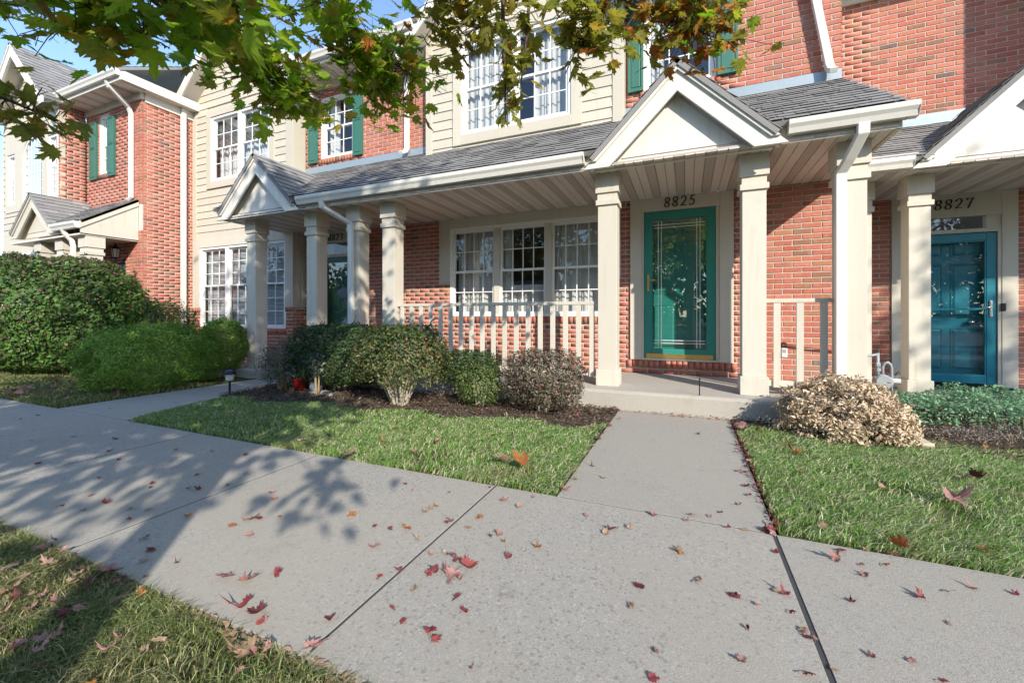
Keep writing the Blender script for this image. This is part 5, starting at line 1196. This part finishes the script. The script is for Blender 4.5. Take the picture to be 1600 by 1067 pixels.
# ------------------------------------------------------------------ trees and leaves
CON = [(-1.59,1.63,'o'),(-1.39,1.57,'m'),(-1.31,1.59,'m'),(-1.24,1.63,'o'),(-1.27,1.45,'p'),(-1.24,1.81,'t'),(-1.24,1.86,'t'),(-1.12,1.56,'t'),(-1.09,1.76,'c'),(-1.05,1.76,'p'),(-1.01,1.48,'p'),(-1.04,1.35,'m'),(-1.1,1.3,'c'),(-0.94,1.28,'t'),(-0.95,1.16,'c'),(-0.87,1.14,'c'),(-0.75,1.11,'C'),(-0.73,1.09,'c'),(-0.57,1.04,'p'),(-0.71,1.24,'c'),(-0.76,1.32,'m'),(-0.7,1.59,'m'),(-0.83,1.73,'m'),(-0.76,1.71,'o'),(-0.81,1.77,'p'),(-0.97,1.86,'o'),(-0.97,1.76,'t'),(-0.95,1.53,'t'),(-0.88,1.45,'C'),(-0.88,1.41,'c'),(-0.85,1.43,'P'),(-0.82,1.4,'p'),(-0.83,1.45,'C'),(-0.84,1.37,'p'),(-0.91,1.41,'m'),(-0.92,1.38,'c'),(-0.89,1.48,'m'),(-0.6,1.73,'o'),(-0.48,2.08,'p'),(-0.33,2.01,'m'),(-0.25,2.03,'t'),(-0.35,1.94,'t'),(-0.16,2.21,'p'),(-0.02,1.92,'t'),(-0.16,1.63,'m'),(-0.17,1.48,'t'),(0.04,1.74,'p'),(-0.08,1.31,'p'),(-0.1,1.22,'c'),(-0.93,2.08,'p'),(-0.83,2.03,'t'),(-1.11,1.05,'m'),(0.08,3.9,'m'),(0.33,2.8,'m'),(0.38,2.78,'p'),(0.27,2.55,'t'),(0.16,2.4,'m'),(0.11,2.31,'p'),(0.04,2.29,'t'),(-0.01,2.22,'p'),(0.18,2.24,'c'),(0.27,2.24,'t'),(0.35,2.3,'C'),(0.36,2.27,'c'),(0.33,2.25,'c'),(0.38,2.25,'p'),(0.35,2.07,'c'),(-0.01,1.91,'o'),(0.05,1.73,'p'),(0.16,1.71,'m'),(0.18,1.69,'c'),(0.24,1.68,'p'),(0.29,1.79,'t'),(0.18,1.55,'m'),(0.14,1.4,'p'),(0.34,1.77,'c'),(0.34,1.68,'c'),(0.36,1.59,'t'),(0.36,1.56,'m'),(0.37,1.56,'p'),(0.62,2.19,'m'),(0.59,2.11,'P'),(0.65,2.12,'p'),(0.65,2.04,'p'),(0.75,2.15,'o'),(0.8,2.24,'c'),(0.72,2.24,'t'),(0.55,1.84,'m'),(0.79,1.95,'c'),(0.88,2.01,'t'),(0.99,2.08,'p'),(1.11,2.1,'c'),(0.8,1.81,'p'),(0.5,1.55,'m'),(0.61,1.57,'p'),(0.38,1.46,'t'),(0.33,1.41,'c'),(0.65,1.53,'c'),(-5.83,2.47,'m'),(-4.33,1.86,'m'),(-3.58,1.92,'m'),(-3.29,1.99,'m'),(-2.96,2.01,'m'),(-3.99,1.67,'m'),(-3.69,1.63,'c'),(-2.9,1.65,'c'),(-3.4,1.39,'c'),(-2.69,1.5,'m'),(-2.62,1.52,'m'),(-2.55,1.62,'c'),(-3.1,1.24,'p'),(-2.91,1.41,'c'),(-2.97,1.47,'c'),(-3.07,1.11,'m'),(-2.92,1.13,'m'),(-2.9,1.2,'c'),(-2.7,1.24,'m'),(-2.59,1.26,'m'),(-2.56,1.17,'c'),(-2.63,1.81,'p'),(-2.19,1.67,'p'),(-2.11,1.59,'p'),(-2.04,1.34,'o'),(-2.02,1.41,'P'),(-1.96,1.42,'m'),(-1.86,1.31,'p'),(-2.32,1.3,'o'),(-2.29,1.09,'m'),(-2.14,1.06,'m'),(-1.94,1.03,'c'),(-2.07,0.97,'p'),(-1.63,1.07,'P'),(-1.57,1.05,'P'),(-1.49,1.13,'c'),(-1.42,1.0,'C'),(-1.32,0.96,'M'),(-1.3,0.92,'c'),(-1.28,0.89,'t'),(-1.21,0.87,'T'),(-1.5,0.87,'t'),(-1.93,0.92,'m'),(-4.09,1.34,'m'),(-6.03,1.88,'m'),(-6.08,2.02,'m'),(-4.74,1.79,'m'),(-4.89,1.58,'m'),(-1.92,1.74,'m'),(-2.2,1.66,'t'),(-2.13,1.62,'p'),(-2.0,1.42,'p'),(-1.89,1.47,'o'),(-1.58,1.63,'o'),(-1.24,1.63,'o'),(-1.27,1.45,'p'),(-1.47,1.98,'p'),(-1.58,2.06,'c'),(-1.27,2.06,'p'),(-1.24,1.87,'t'),(-1.24,1.81,'t'),(-0.97,1.86,'p'),(-0.97,1.76,'p'),(-1.08,2.22,'c'),(-0.92,2.08,'p'),(-0.8,2.18,'p'),(-0.67,2.35,'p'),(-0.58,2.8,'t'),(-0.62,2.52,'t'),(-0.47,2.61,'t'),(-0.33,2.01,'m')]
GRS = [(-1.82,2.511,'T'),(-2.24,2.288,'T'),(-2.792,2.351,'p'),(-2.19,2.605,'o'),(-2.167,3.514,'o'),(-2.035,3.871,'o'),(-1.478,3.094,'c'),(-3.075,2.865,'m'),(-1.82,2.761,'p'),(0.764,3.556,'O'),(0.754,3.76,'p'),(1.619,3.475,'M'),(1.278,2.961,'P'),(0.862,2.258,'O'),(1.136,2.314,'O'),(0.61,4.23,'o'),(0.474,4.128,'P'),(0.763,4.387,'o'),(1.058,3.031,'t'),(1.602,4.002,'o'),(1.564,3.419,'p'),(0.717,2.429,'t'),(0.577,2.37,'t'),(-1.005,4.004,'c'),(2.058,4.227,'o'),(1.763,3.503,'o'),(0.667,3.154,'o'),(1.884,4.324,'o'),(-1.322,4.172,'t'),(-2.361,2.976,'t')]
BRANCH = [[(-3.23,0.81,2.87),(-2.89,0.95,2.62),(-2.76,1.11,2.57),(-2.64,1.27,2.5)],[(-2.77,1.0,2.94),(-2.67,1.15,2.77),(-2.68,1.37,2.72),(-2.65,1.6,2.71),(-2.6,1.94,2.74),(-2.49,2.1,2.62)],[(-3.12,0.75,2.12),(-2.85,0.86,2.0),(-2.66,0.94,1.91)],[(-2.33,1.41,3.01),(-2.34,1.51,2.74),(-2.4,1.7,2.61),(-2.43,1.9,2.52),(-2.36,2.04,2.44)],[(-2.1,1.72,3.11),(-2.01,1.97,2.92),(-1.89,2.24,2.78),(-1.75,2.41,2.68)],[(-2.2,2.0,3.34),(-2.13,2.14,2.99),(-2.08,2.27,2.75),(-2.02,2.4,2.57)],[(-1.48,1.98,3.18),(-1.34,2.04,2.92),(-1.26,2.18,2.81),(-1.13,2.24,2.75)],[(-0.9,2.01,2.93),(-0.9,2.01,2.56),(-0.91,2.06,2.32),(-0.93,2.11,2.1)],[(-0.76,2.07,2.9),(-0.78,2.06,2.53),(-0.83,2.09,2.28)],[(-0.57,2.26,3.09),(-0.39,2.44,2.89),(-0.22,2.62,2.85),(0.03,2.83,2.82),(0.21,2.91,2.74)],[(-0.7,2.2,3.06),(-0.58,2.25,2.77),(-0.52,2.38,2.68),(-0.59,2.41,2.56)],[(-0.25,2.5,3.15),(-0.05,2.69,2.96),(0.11,2.76,2.83)],[(-2.11,1.06,2.72),(-2.09,1.18,2.55),(-2.0,1.33,2.48)],[(-3.71,0.93,2.96),(-3.53,1.12,2.85),(-3.43,1.27,2.72)]]
OUT = [(0, 0), (0.05, 0.10), (0.26, 0.02), (0.24, 0.14), (0.50, 0.20), (0.40, 0.30), (0.58, 0.46), (0.40, 0.46), (0.52, 0.78), (0.34, 0.66), (0.30, 0.82), (0.18, 0.62), (0.14, 0.84), (0.22, 1.02), (0.10, 0.98), (0, 1.22)]
OUT = OUT+[(-x, y) for x, y in OUT[-2:0:-1]]
def maple_mesh(name, mat, curl, fold, seed, stem=0.6):
    r = random.Random(seed); m = MB()
    ctr = (0, 0.42)
    def lift(x, y):
        d = math.hypot(x, y-0.42); return curl*d*d*(1+0.5*math.sin(3*math.atan2(y-.42, x)+seed))+fold*abs(x)+0.05*math.sin(7*x+seed)*math.cos(5*y)
    m.v.append((0, 0.42, lift(0, 0.42)))
    ring = [(x*0.45, 0.42+(y-0.42)*0.45) for x, y in OUT]
    for x, y in ring: m.v.append((x, y, lift(x, y)))
    for x, y in OUT: x2, y2 = x*r.uniform(.92, 1.08), y*r.uniform(.95, 1.05); m.v.append((x2, y2, lift(x2, y2)))
    n = len(OUT)
    for i in range(n):
        j = (i+1) % n
        m.f.append((0, 1+i, 1+j)); m.f.append((1+i, 1+n+i, 1+n+j, 1+j))
    k = len(m.v); w = 0.013
    m.v += [(-w, 0.02, 0.0), (w, 0.02, 0.0), (w, -stem, -0.12-stem*0.2), (-w, -stem, -0.12-stem*0.2)]; m.f.append((k, k+1, k+2, k+3))
    return m.mesh(name, mat, smooth=False)
hang = {k: [maple_mesh('leaf', mt, c, f, s) for s, (c, f) in enumerate(((-0.35, 0.1), (0.3, -0.15), (-0.15, 0.25), (0.15, 0.05)))] for k, mt in (('g', 'maple_green'), ('v', 'maple_olive'), ('o', 'maple_orange'))}
def mesh_arrays(me):
    V = np.array([v.co[:] for v in me.vertices]); T = []
    for p in me.polygons:
        vs = list(p.vertices)
        for q in range(1, len(vs)-1): T.append((vs[0], vs[q], vs[q+1]))
    return V, np.array(T)
hang_arr = {k: [mesh_arrays(m) for m in v] for k, v in hang.items()}
def leaf_rot(r, droop=0.55):
    """blade hangs: tip outward and down"""
    a = r.gauss(-2.374, 1.0) if r.random() < 0.75 else r.uniform(0, 2*math.pi); pitch = -r.uniform(0.15, 1.35)*droop*1.6
    return Matrix.Rotation(a, 3, 'Z') @ Matrix.Rotation(pitch, 3, 'X') @ Matrix.Rotation(r.gauss(0, 0.45), 3, 'Y')
def stuff_leaves(name, items, parent):
    for key in ('g', 'v', 'o'):
        Vs, Fs, k = [], [], 0
        for (P, R_, s, kk, vi) in items:
            if kk != key: continue
            V, T = hang_arr[key][vi]; Vs.append((V*s) @ np.array(R_).T+np.array(P)); Fs.append(T+k); k += len(V)
        if Vs: bulk(name, np.concatenate(Vs), np.concatenate(Fs), {'g': 'maple_green', 'v': 'maple_olive', 'o': 'maple_orange'}[key], parent)
R5 = random.Random(99)
tx, ty = 0.10, -1.30
tree = thing('maple_tree', 'maple with green and orange leaves hanging over the top of the view', 'tree', (tx, ty, 0))
m = MB(); m.tube([(tx, ty, -0.1), (tx, ty, 0.12), (tx+0.01, ty-0.01, 0.6), (tx+0.0, ty-0.03, 1.6), (tx+0.02, ty-0.06, 2.6), (tx+0.05, ty-0.1, 4.0), (tx+0.0, ty-0.2, 6.0), (tx+0.05, ty-0.2, 8.0)], [0.19, 0.135, 0.115, 0.11, 0.10, 0.075, 0.045, 0.012], 12)
part('trunk', m, 'bark', tree, smooth=True)
leaves = []
COUNT = [130, 215, 48, 180, 235, 165, 165, 52, 32, 225, 140, 115, 125, 80]
SPREAD = [0.20, 0.18, 0.12, 0.20, 0.24, 0.20, 0.20, 0.085, 0.08, 0.19, 0.17, 0.16, 0.22, 0.24]
KEY = ['g', 'g', 'v', 'g', 'g', 'g', 'v', 'v', 'v', 'x', 'v', 'x', 'g', 'g']
SIZE = [0.118, 0.11, 0.112, 0.11, 0.104, 0.104, 0.094, 0.084, 0.084, 0.09, 0.093, 0.09, 0.128, 0.112]
for bi, br in enumerate(BRANCH):
    pts = [Vector(p) for p in br]; st = pts[0]
    zf = 2.7+0.25*(bi % 5); f0 = Vector((tx, ty-0.06, zf)); mid = f0*0.45+st*0.55+Vector((0, 0, 0.45+0.1*(bi % 3)))
    m = MB(); full = [f0, f0*0.72+mid*0.28+Vector((0, 0, 0.12)), mid, st*0.75+mid*0.25+Vector((0, 0, 0.05))]+pts
    r0 = 0.030; m.tube([tuple(p) for p in full], [max(0.0035, r0*(1-i/(len(full)-0.4))) for i in range(len(full))], 7)
    part('branch', m, 'twig', tree, smooth=True)
    segs = [(pts[i], pts[i+1]) for i in range(len(pts)-1)]; tw = MB()
    for q in range(COUNT[bi]):
        a, b = segs[min(len(segs)-1, int(R5.random()**0.85*len(segs)))]; t_ = R5.random(); base = a.lerp(b, t_)
        off = Vector((R5.gauss(0, 1), R5.gauss(0, 1), R5.gauss(-0.15, 0.75)))*SPREAD[bi]*0.62; P = base+off
        kk = KEY[bi] if KEY[bi] != 'x' else R5.choice('vvvoogvo')
        if kk == 'g' and R5.random() < 0.22: kk = 'v'
        if R5.random() < 0.02: kk = 'o'
        s = SIZE[bi]*R5.uniform(0.6, 1.2); R_ = leaf_rot(R5); leaves.append((P, R_, s, kk, R5.randrange(4)))
        if q % 2 == 0:
            tip = P+R_ @ Vector((0, -0.6, -0.24))*s; mm = base.lerp(tip, 0.5)+Vector((0, 0, 0.02)); tw.tube([tuple(base), tuple(mm), tuple(tip)], [0.0035, 0.0026, 0.0018], 4, cap=False)
    if tw.v:
        o = part('twigs', tw, 'twig', tree); o['kind'] = 'stuff'
vis = sorted([l for l in leaves if in_view(*l[0], m=20)], key=lambda l: -l[2]/max(0.2, camdepth(l[0].x, l[0].y)))
ind = vis[:300]; ids = {id(l) for l in ind}
for (P, R_, s, kk, vi) in ind:
    o = link('leaf', hang[kk][vi], tree, tuple(P)); o.rotation_euler = R_.to_euler(); o.scale = (s, s, s)
rest = [l for l in leaves if id(l) not in ids]
# the rest of the crown, above and behind the view
crown = []
for q in range(40):
    a = R5.uniform(0, 6.28); z0 = R5.uniform(3.2, 7.4); rr = R5.uniform(1.0, 2.5)*math.sqrt(max(0.15, 1-((z0-5.6)/4.2)**2)); e = Vector((tx-0.55+rr*math.cos(a), ty-1.5+rr*1.15*math.sin(a), z0+R5.uniform(0.2, 1.3)))
    s0 = Vector((tx, ty-0.1, max(2.5, z0-1.0))); m = MB(); mid = s0.lerp(e, 0.5)+Vector((R5.uniform(-.2, .2), R5.uniform(-.2, .2), 0.15)); m.tube([tuple(s0), tuple(mid), tuple(e)], [0.028, 0.018, 0.005], 6); part('branch', m, 'twig', tree, smooth=True)
    for k_ in range(150):
        t_ = R5.uniform(0.25, 1.08); base = s0.lerp(mid, t_*2) if t_ < .5 else mid.lerp(e, (t_-.5)*2)
        P = base+Vector((R5.gauss(0, .30), R5.gauss(0, .30), R5.gauss(0, .26)))
        u_, v_, d_ = project(*P)
        if d_ > 0.2 and -120 < u_ < 1720 and v_ > -90: continue
        crown.append((P, leaf_rot(R5), R5.uniform(0.085, 0.15), R5.choice('gggv'), R5.randrange(4)))
n_ = []
for l in crown:
    Q = l[0]-SUN*((l[0].z-2.7)/SUN.z)
    if -3.4 < Q.x < 1.2 and 0.3 < Q.y < 3.0 and R5.random() < 0.85: continue
    n_.append(l)
crown = n_
for q in range(15):
    e = Vector((R5.uniform(-1.8, 2.4), R5.uniform(-2.3, -0.5), R5.uniform(5.6, 8.6))); s0 = Vector((tx, ty-0.15, e.z-1.2)); mid = s0.lerp(e, 0.5)+Vector((0, 0, 0.12)); m = MB(); m.tube([tuple(s0), tuple(mid), tuple(e)], [0.022, 0.014, 0.004], 6); part('branch', m, 'twig', tree, smooth=True)
    for k_ in range(95):
        P = mid.lerp(e, R5.uniform(0, 1.15))+Vector((R5.gauss(0, .26), R5.gauss(0, .26), R5.gauss(0, .22))); crown.append((P, leaf_rot(R5), R5.uniform(0.085, 0.15), R5.choice('gggv'), R5.randrange(4)))
for q in range(15):
    e = Vector((R5.uniform(-2.6, 0.6), R5.uniform(-4.2, -2.8), R5.uniform(3.6, 5.4))); s0 = Vector((tx, ty-0.1, 3.0)); mid = s0.lerp(e, 0.5)+Vector((0, 0, 0.25)); m = MB(); m.tube([tuple(s0), tuple(mid), tuple(e)], [0.025, 0.016, 0.004], 6); part('branch', m, 'twig', tree, smooth=True)
    for k_ in range(110):
        P = mid.lerp(e, R5.uniform(0, 1.15))+Vector((R5.gauss(0, .28), R5.gauss(0, .28), R5.gauss(0, .2))); crown.append((P, leaf_rot(R5), R5.uniform(0.085, 0.15), R5.choice('gggv'), R5.randrange(4)))
for q in range(16):
    e = Vector((R5.uniform(-2.2, 1.2), R5.uniform(-3.5, -1.9), R5.uniform(2.75, 3.9))); s0 = Vector((tx, ty-0.1, 2.65)); mid = s0.lerp(e, 0.5)+Vector((0, 0, 0.25)); m = MB(); m.tube([tuple(s0), tuple(mid), tuple(e)], [0.022, 0.014, 0.004], 6); part('branch', m, 'twig', tree, smooth=True)
    for k_ in range(75):
        P = mid.lerp(e, R5.uniform(0.1, 1.15))+Vector((R5.gauss(0, .24), R5.gauss(0, .24), R5.gauss(0, .15))); crown.append((P, leaf_rot(R5), R5.uniform(0.08, 0.13), R5.choice('gggv'), R5.randrange(4)))
# low spray whose shadow falls on the sidewalk
for q in range(40):
    P = Vector((1.34, -1.62, 2.62))+Vector((R5.gauss(0, .13), R5.gauss(0, .12), R5.gauss(0, .14))); crown.append((P, leaf_rot(R5), R5.uniform(0.08, 0.13), 'g', R5.randrange(4)))
m = MB(); m.tube([(tx, ty-0.06, 2.6), (0.8, -1.55, 2.95), (1.45, -1.65, 2.6)], [0.02, 0.012, 0.004], 6); part('branch', m, 'twig', tree, smooth=True)
stuff_leaves('foliage', rest+crown, tree)
def copy_tree(src, dx, dy, rz, label, nm):
    root = thing(nm, label, 'tree', (tx+dx, ty+dy, 0)); root.rotation_euler = (0, 0, rz)
    for ch in list(src.children):
        if ch.name.startswith(('leaf', 'twigs')): continue
        c = ch.copy(); col.objects.link(c); c.parent = root
    return root
copy_tree(tree, 10.6, -1.4, 2.4, 'maple outside the frame at right that dapples the set back porch', 'maple_tree')


# trees and a garage row across the lot, seen only as reflections in the glass
def far_tree(x, y, H_, R_, seed, label):
    r = np.random.default_rng(seed); t = thing('shade_tree', label, 'tree', (x, y, 0))
    m = MB(); m.tube([(x, y, -0.1), (x+0.1, y, H_*0.4), (x, y+.1, H_*0.8)], [0.25, 0.17, 0.04], 8); part('trunk', m, 'bark', t, smooth=True)
    for i in range(7):
        a = r.uniform(0, 6.28); m = MB(); m.tube([(x, y, H_*0.35), (x+R_*.4*math.cos(a), y+R_*.4*math.sin(a), H_*0.55), (x+R_*.8*math.cos(a), y+R_*.8*math.sin(a), H_*0.72)], [0.08, 0.05, 0.015], 5); part('limb', m, 'bark', t)
    cs = r.normal(0, 1, (26, 3)); cs /= np.linalg.norm(cs, axis=1)[:, None]; cs *= r.uniform(0.4, 1, (26, 1))*np.array([R_, R_, H_*0.36])
    P = np.repeat(cs, 170, 0)+r.normal(0, 1, (26*170, 3))*R_*0.17+np.array([x, y, H_*0.62])
    nv = r.normal(size=P.shape); nv /= np.linalg.norm(nv, axis=1)[:, None]; V, F = leaf_quads(P, nv, 0.26, r, aspect=0.7); bulk('crown', V, F, 'far_leaf', t)
for i, (x, y, H_, R_, lb) in enumerate(((-3.5, -22, 11, 4.2, 'tall tree across the lot mirrored in the green glass door'), (4.5, -20, 10, 3.8, 'broad tree across the lot mirrored right of the door'), (-12.5, -21, 10, 4, 'tree across the lot mirrored in the wide porch window'), (13, -22, 11, 4.5, 'tree across the lot mirrored in the turquoise door'), (-22, -20, 9, 4, 'far tree across the lot mirrored in the left windows'))): far_tree(x, y, H_, R_, 60+i, lb)
r = np.random.default_rng(71); nq = 26000; X_ = r.uniform(-60, 60, nq); Z_ = r.uniform(0, 1, nq)**0.8*(8.5+2.5*np.sin(X_*0.31)+1.5*np.sin(X_*0.83))
P = np.stack([X_, -34+r.normal(0, 1.6, nq)+1.5*np.sin(X_*0.7), Z_], 1); nv = r.normal(size=P.shape); nv /= np.linalg.norm(nv, axis=1)[:, None]
V, F = leaf_quads(P, nv, 0.75, r, aspect=0.7); o = bulk('woods', V, F, 'far_leaf'); tag(o, 'far row of woods behind the lot seen only in the glass', 'woods')
t = thing('garage_row', 'long low tan garage row across the lot mirrored in the door glass', 'garage', (-16, -17.5, 0))
m = MB(); m.box(-30, -4.5, -19.5, -16.2, 0, 2.6); part('wall', m, 'garage_wall', t)
m = MB(); m.prism([(-19.9, 2.55), (-15.8, 2.55), (-17.85, 3.7)], 'x', -30.3, -4.2); part('roof', m, 'shingle', t)
for i in range(8):
    m = MB(); m.box(-29.3+i*3.1, -26.9+i*3.1, -16.22, -16.17, 0.0, 2.1); part('garage_door', m, 'vinyl', t, bevel=0.01)

# ------------------------------------------------------------------ fallen leaves, every one a thing
FM = {'c': ('crimson', 'fall_crimson'), 'm': ('dark maroon', 'fall_maroon'), 'p': ('faded pink', 'fall_pink'), 't': ('dry tan', 'fall_tan'), 'o': ('rusty orange', 'fall_orange')}
fallen = {k: [maple_mesh('fallen_leaf', v[1], c, f, s, 0.5) for s, (c, f) in enumerate(((0.5, 0.1), (-0.45, 0.2), (0.3, 0.45), (0.8, -0.2), (0.2, 0.1)))] for k, v in FM.items()}
woods = None
def zone(x, y):
    if y < 0.9: return 'in the near grass strip, '+('leftmost end' if x < -2.3 else 'left part' if x < -1.9 else 'middle part' if x < -1.45 else 'right end')+(' by the pavement' if y > 0.72 else '')
    if y > 2.25:
        if -0.68 < x < 0.39: return 'on the front walk'
        return ('in the right lawn, ' if x > 0.39 else ('in the middle lawn, ' if x > -5 else 'in the far left lawn, '))+('near the sidewalk' if y < 2.9 else 'halfway back' if y < 3.5 else 'towards the house')+('' if -0.95 < x < 1.2 else ', farther out')
    k = math.floor((0.375-x)/1.43); f = (0.375-x)/1.43-k; g = (y-0.9)/1.35
    return {-2: 'on the farthest right slab', -1: 'on the slab right of the dark joint', 0: 'on the slab before the front walk', 1: 'on the second slab from the dark joint', 2: 'on the half shaded third slab', 3: 'on the shaded fourth slab'}.get(k, 'on the far left shaded sidewalk')+', '+('near', 'middle', 'far')[min(2, max(0, int(g*3)))]+' '+('right', 'centre', 'left')[min(2, int(f*3))]
def drop(x, y, z, c, s):
    k = c.lower(); big = c.isupper(); s *= 1.9 if big else 1.0
    me = R5.choice(fallen[k]); o = link('fallen_leaf', me, None, (x, y, z))
    o.rotation_euler = (R5.gauss(0, 0.22), R5.gauss(0, 0.22), R5.uniform(0, 6.28)); o.scale = (s*R5.choice((0.4, 0.7, 0.9, 1.0)), s*R5.uniform(0.6, 1.0), s*R5.uniform(0.6, 1.3))
    mx_ = Matrix.LocRotScale(None, o.rotation_euler, o.scale).to_3x3(); o.location.z = z-min((mx_ @ v.co).z for v in list(me.vertices)[:-4])*0.9
    tag(o, ('large ' if big else 'small curled ')+FM[k][0]+' maple leaf '+zone(x, y), 'leaf', 'fallen maple leaves')
for x, y, c in CON: drop(x, y, 0.004, c, R5.uniform(0.026, 0.044)*(1.0+0.10*max(0, y-1.5)))
for x, y, c in GRS: drop(x, y, 0.030, c, R5.uniform(0.045, 0.065))
for q in range(95): drop(R5.uniform(-2.75, -0.95), R5.uniform(0.45, 0.93), 0.02, R5.choice('ppptttmcmoPppt'), R5.uniform(0.034, 0.052))
for q in range(24): drop(R5.uniform(-9.0, -6.6), R5.uniform(2.3, 3.2), 0.03, R5.choice('pptcmPP'), R5.uniform(0.07, 0.11))
for q in range(22): drop(R5.uniform(-0.86, -0.62), R5.uniform(3.3, 4.5), 0.012, R5.choice('ppcmcmo'), R5.uniform(0.03, 0.05))
for q in range(16): drop(R5.uniform(0.30, 0.46), R5.uniform(2.3, 4.4), 0.01, R5.choice('pmcmto'), R5.uniform(0.028, 0.045))
# the big curled leaf in the lawn
big = maple_mesh('fallen_leaf', 'fall_orange', 0.5, 0.9, 3, 0.6); o = link('fallen_leaf', big, None, (-0.95, 2.47, 0.05)); o.rotation_euler = (0.28, -0.2, 0.9); o.scale = (0.10, 0.12, 0.09); tag(o, 'very large curled orange leaf standing in the grass near the walk corner', 'leaf', 'fallen maple leaves')
big = maple_mesh('fallen_leaf', 'fall_tan', 0.6, 0.6, 5, 0.6); o = link('fallen_leaf', big, None, (-1.08, 2.53, 0.05)); o.rotation_euler = (0.25, 0.2, 2.3); o.scale = (0.085, 0.11, 0.09); tag(o, 'very large tan leaf beside the orange one near the walk corner', 'leaf', 'fallen maple leaves')
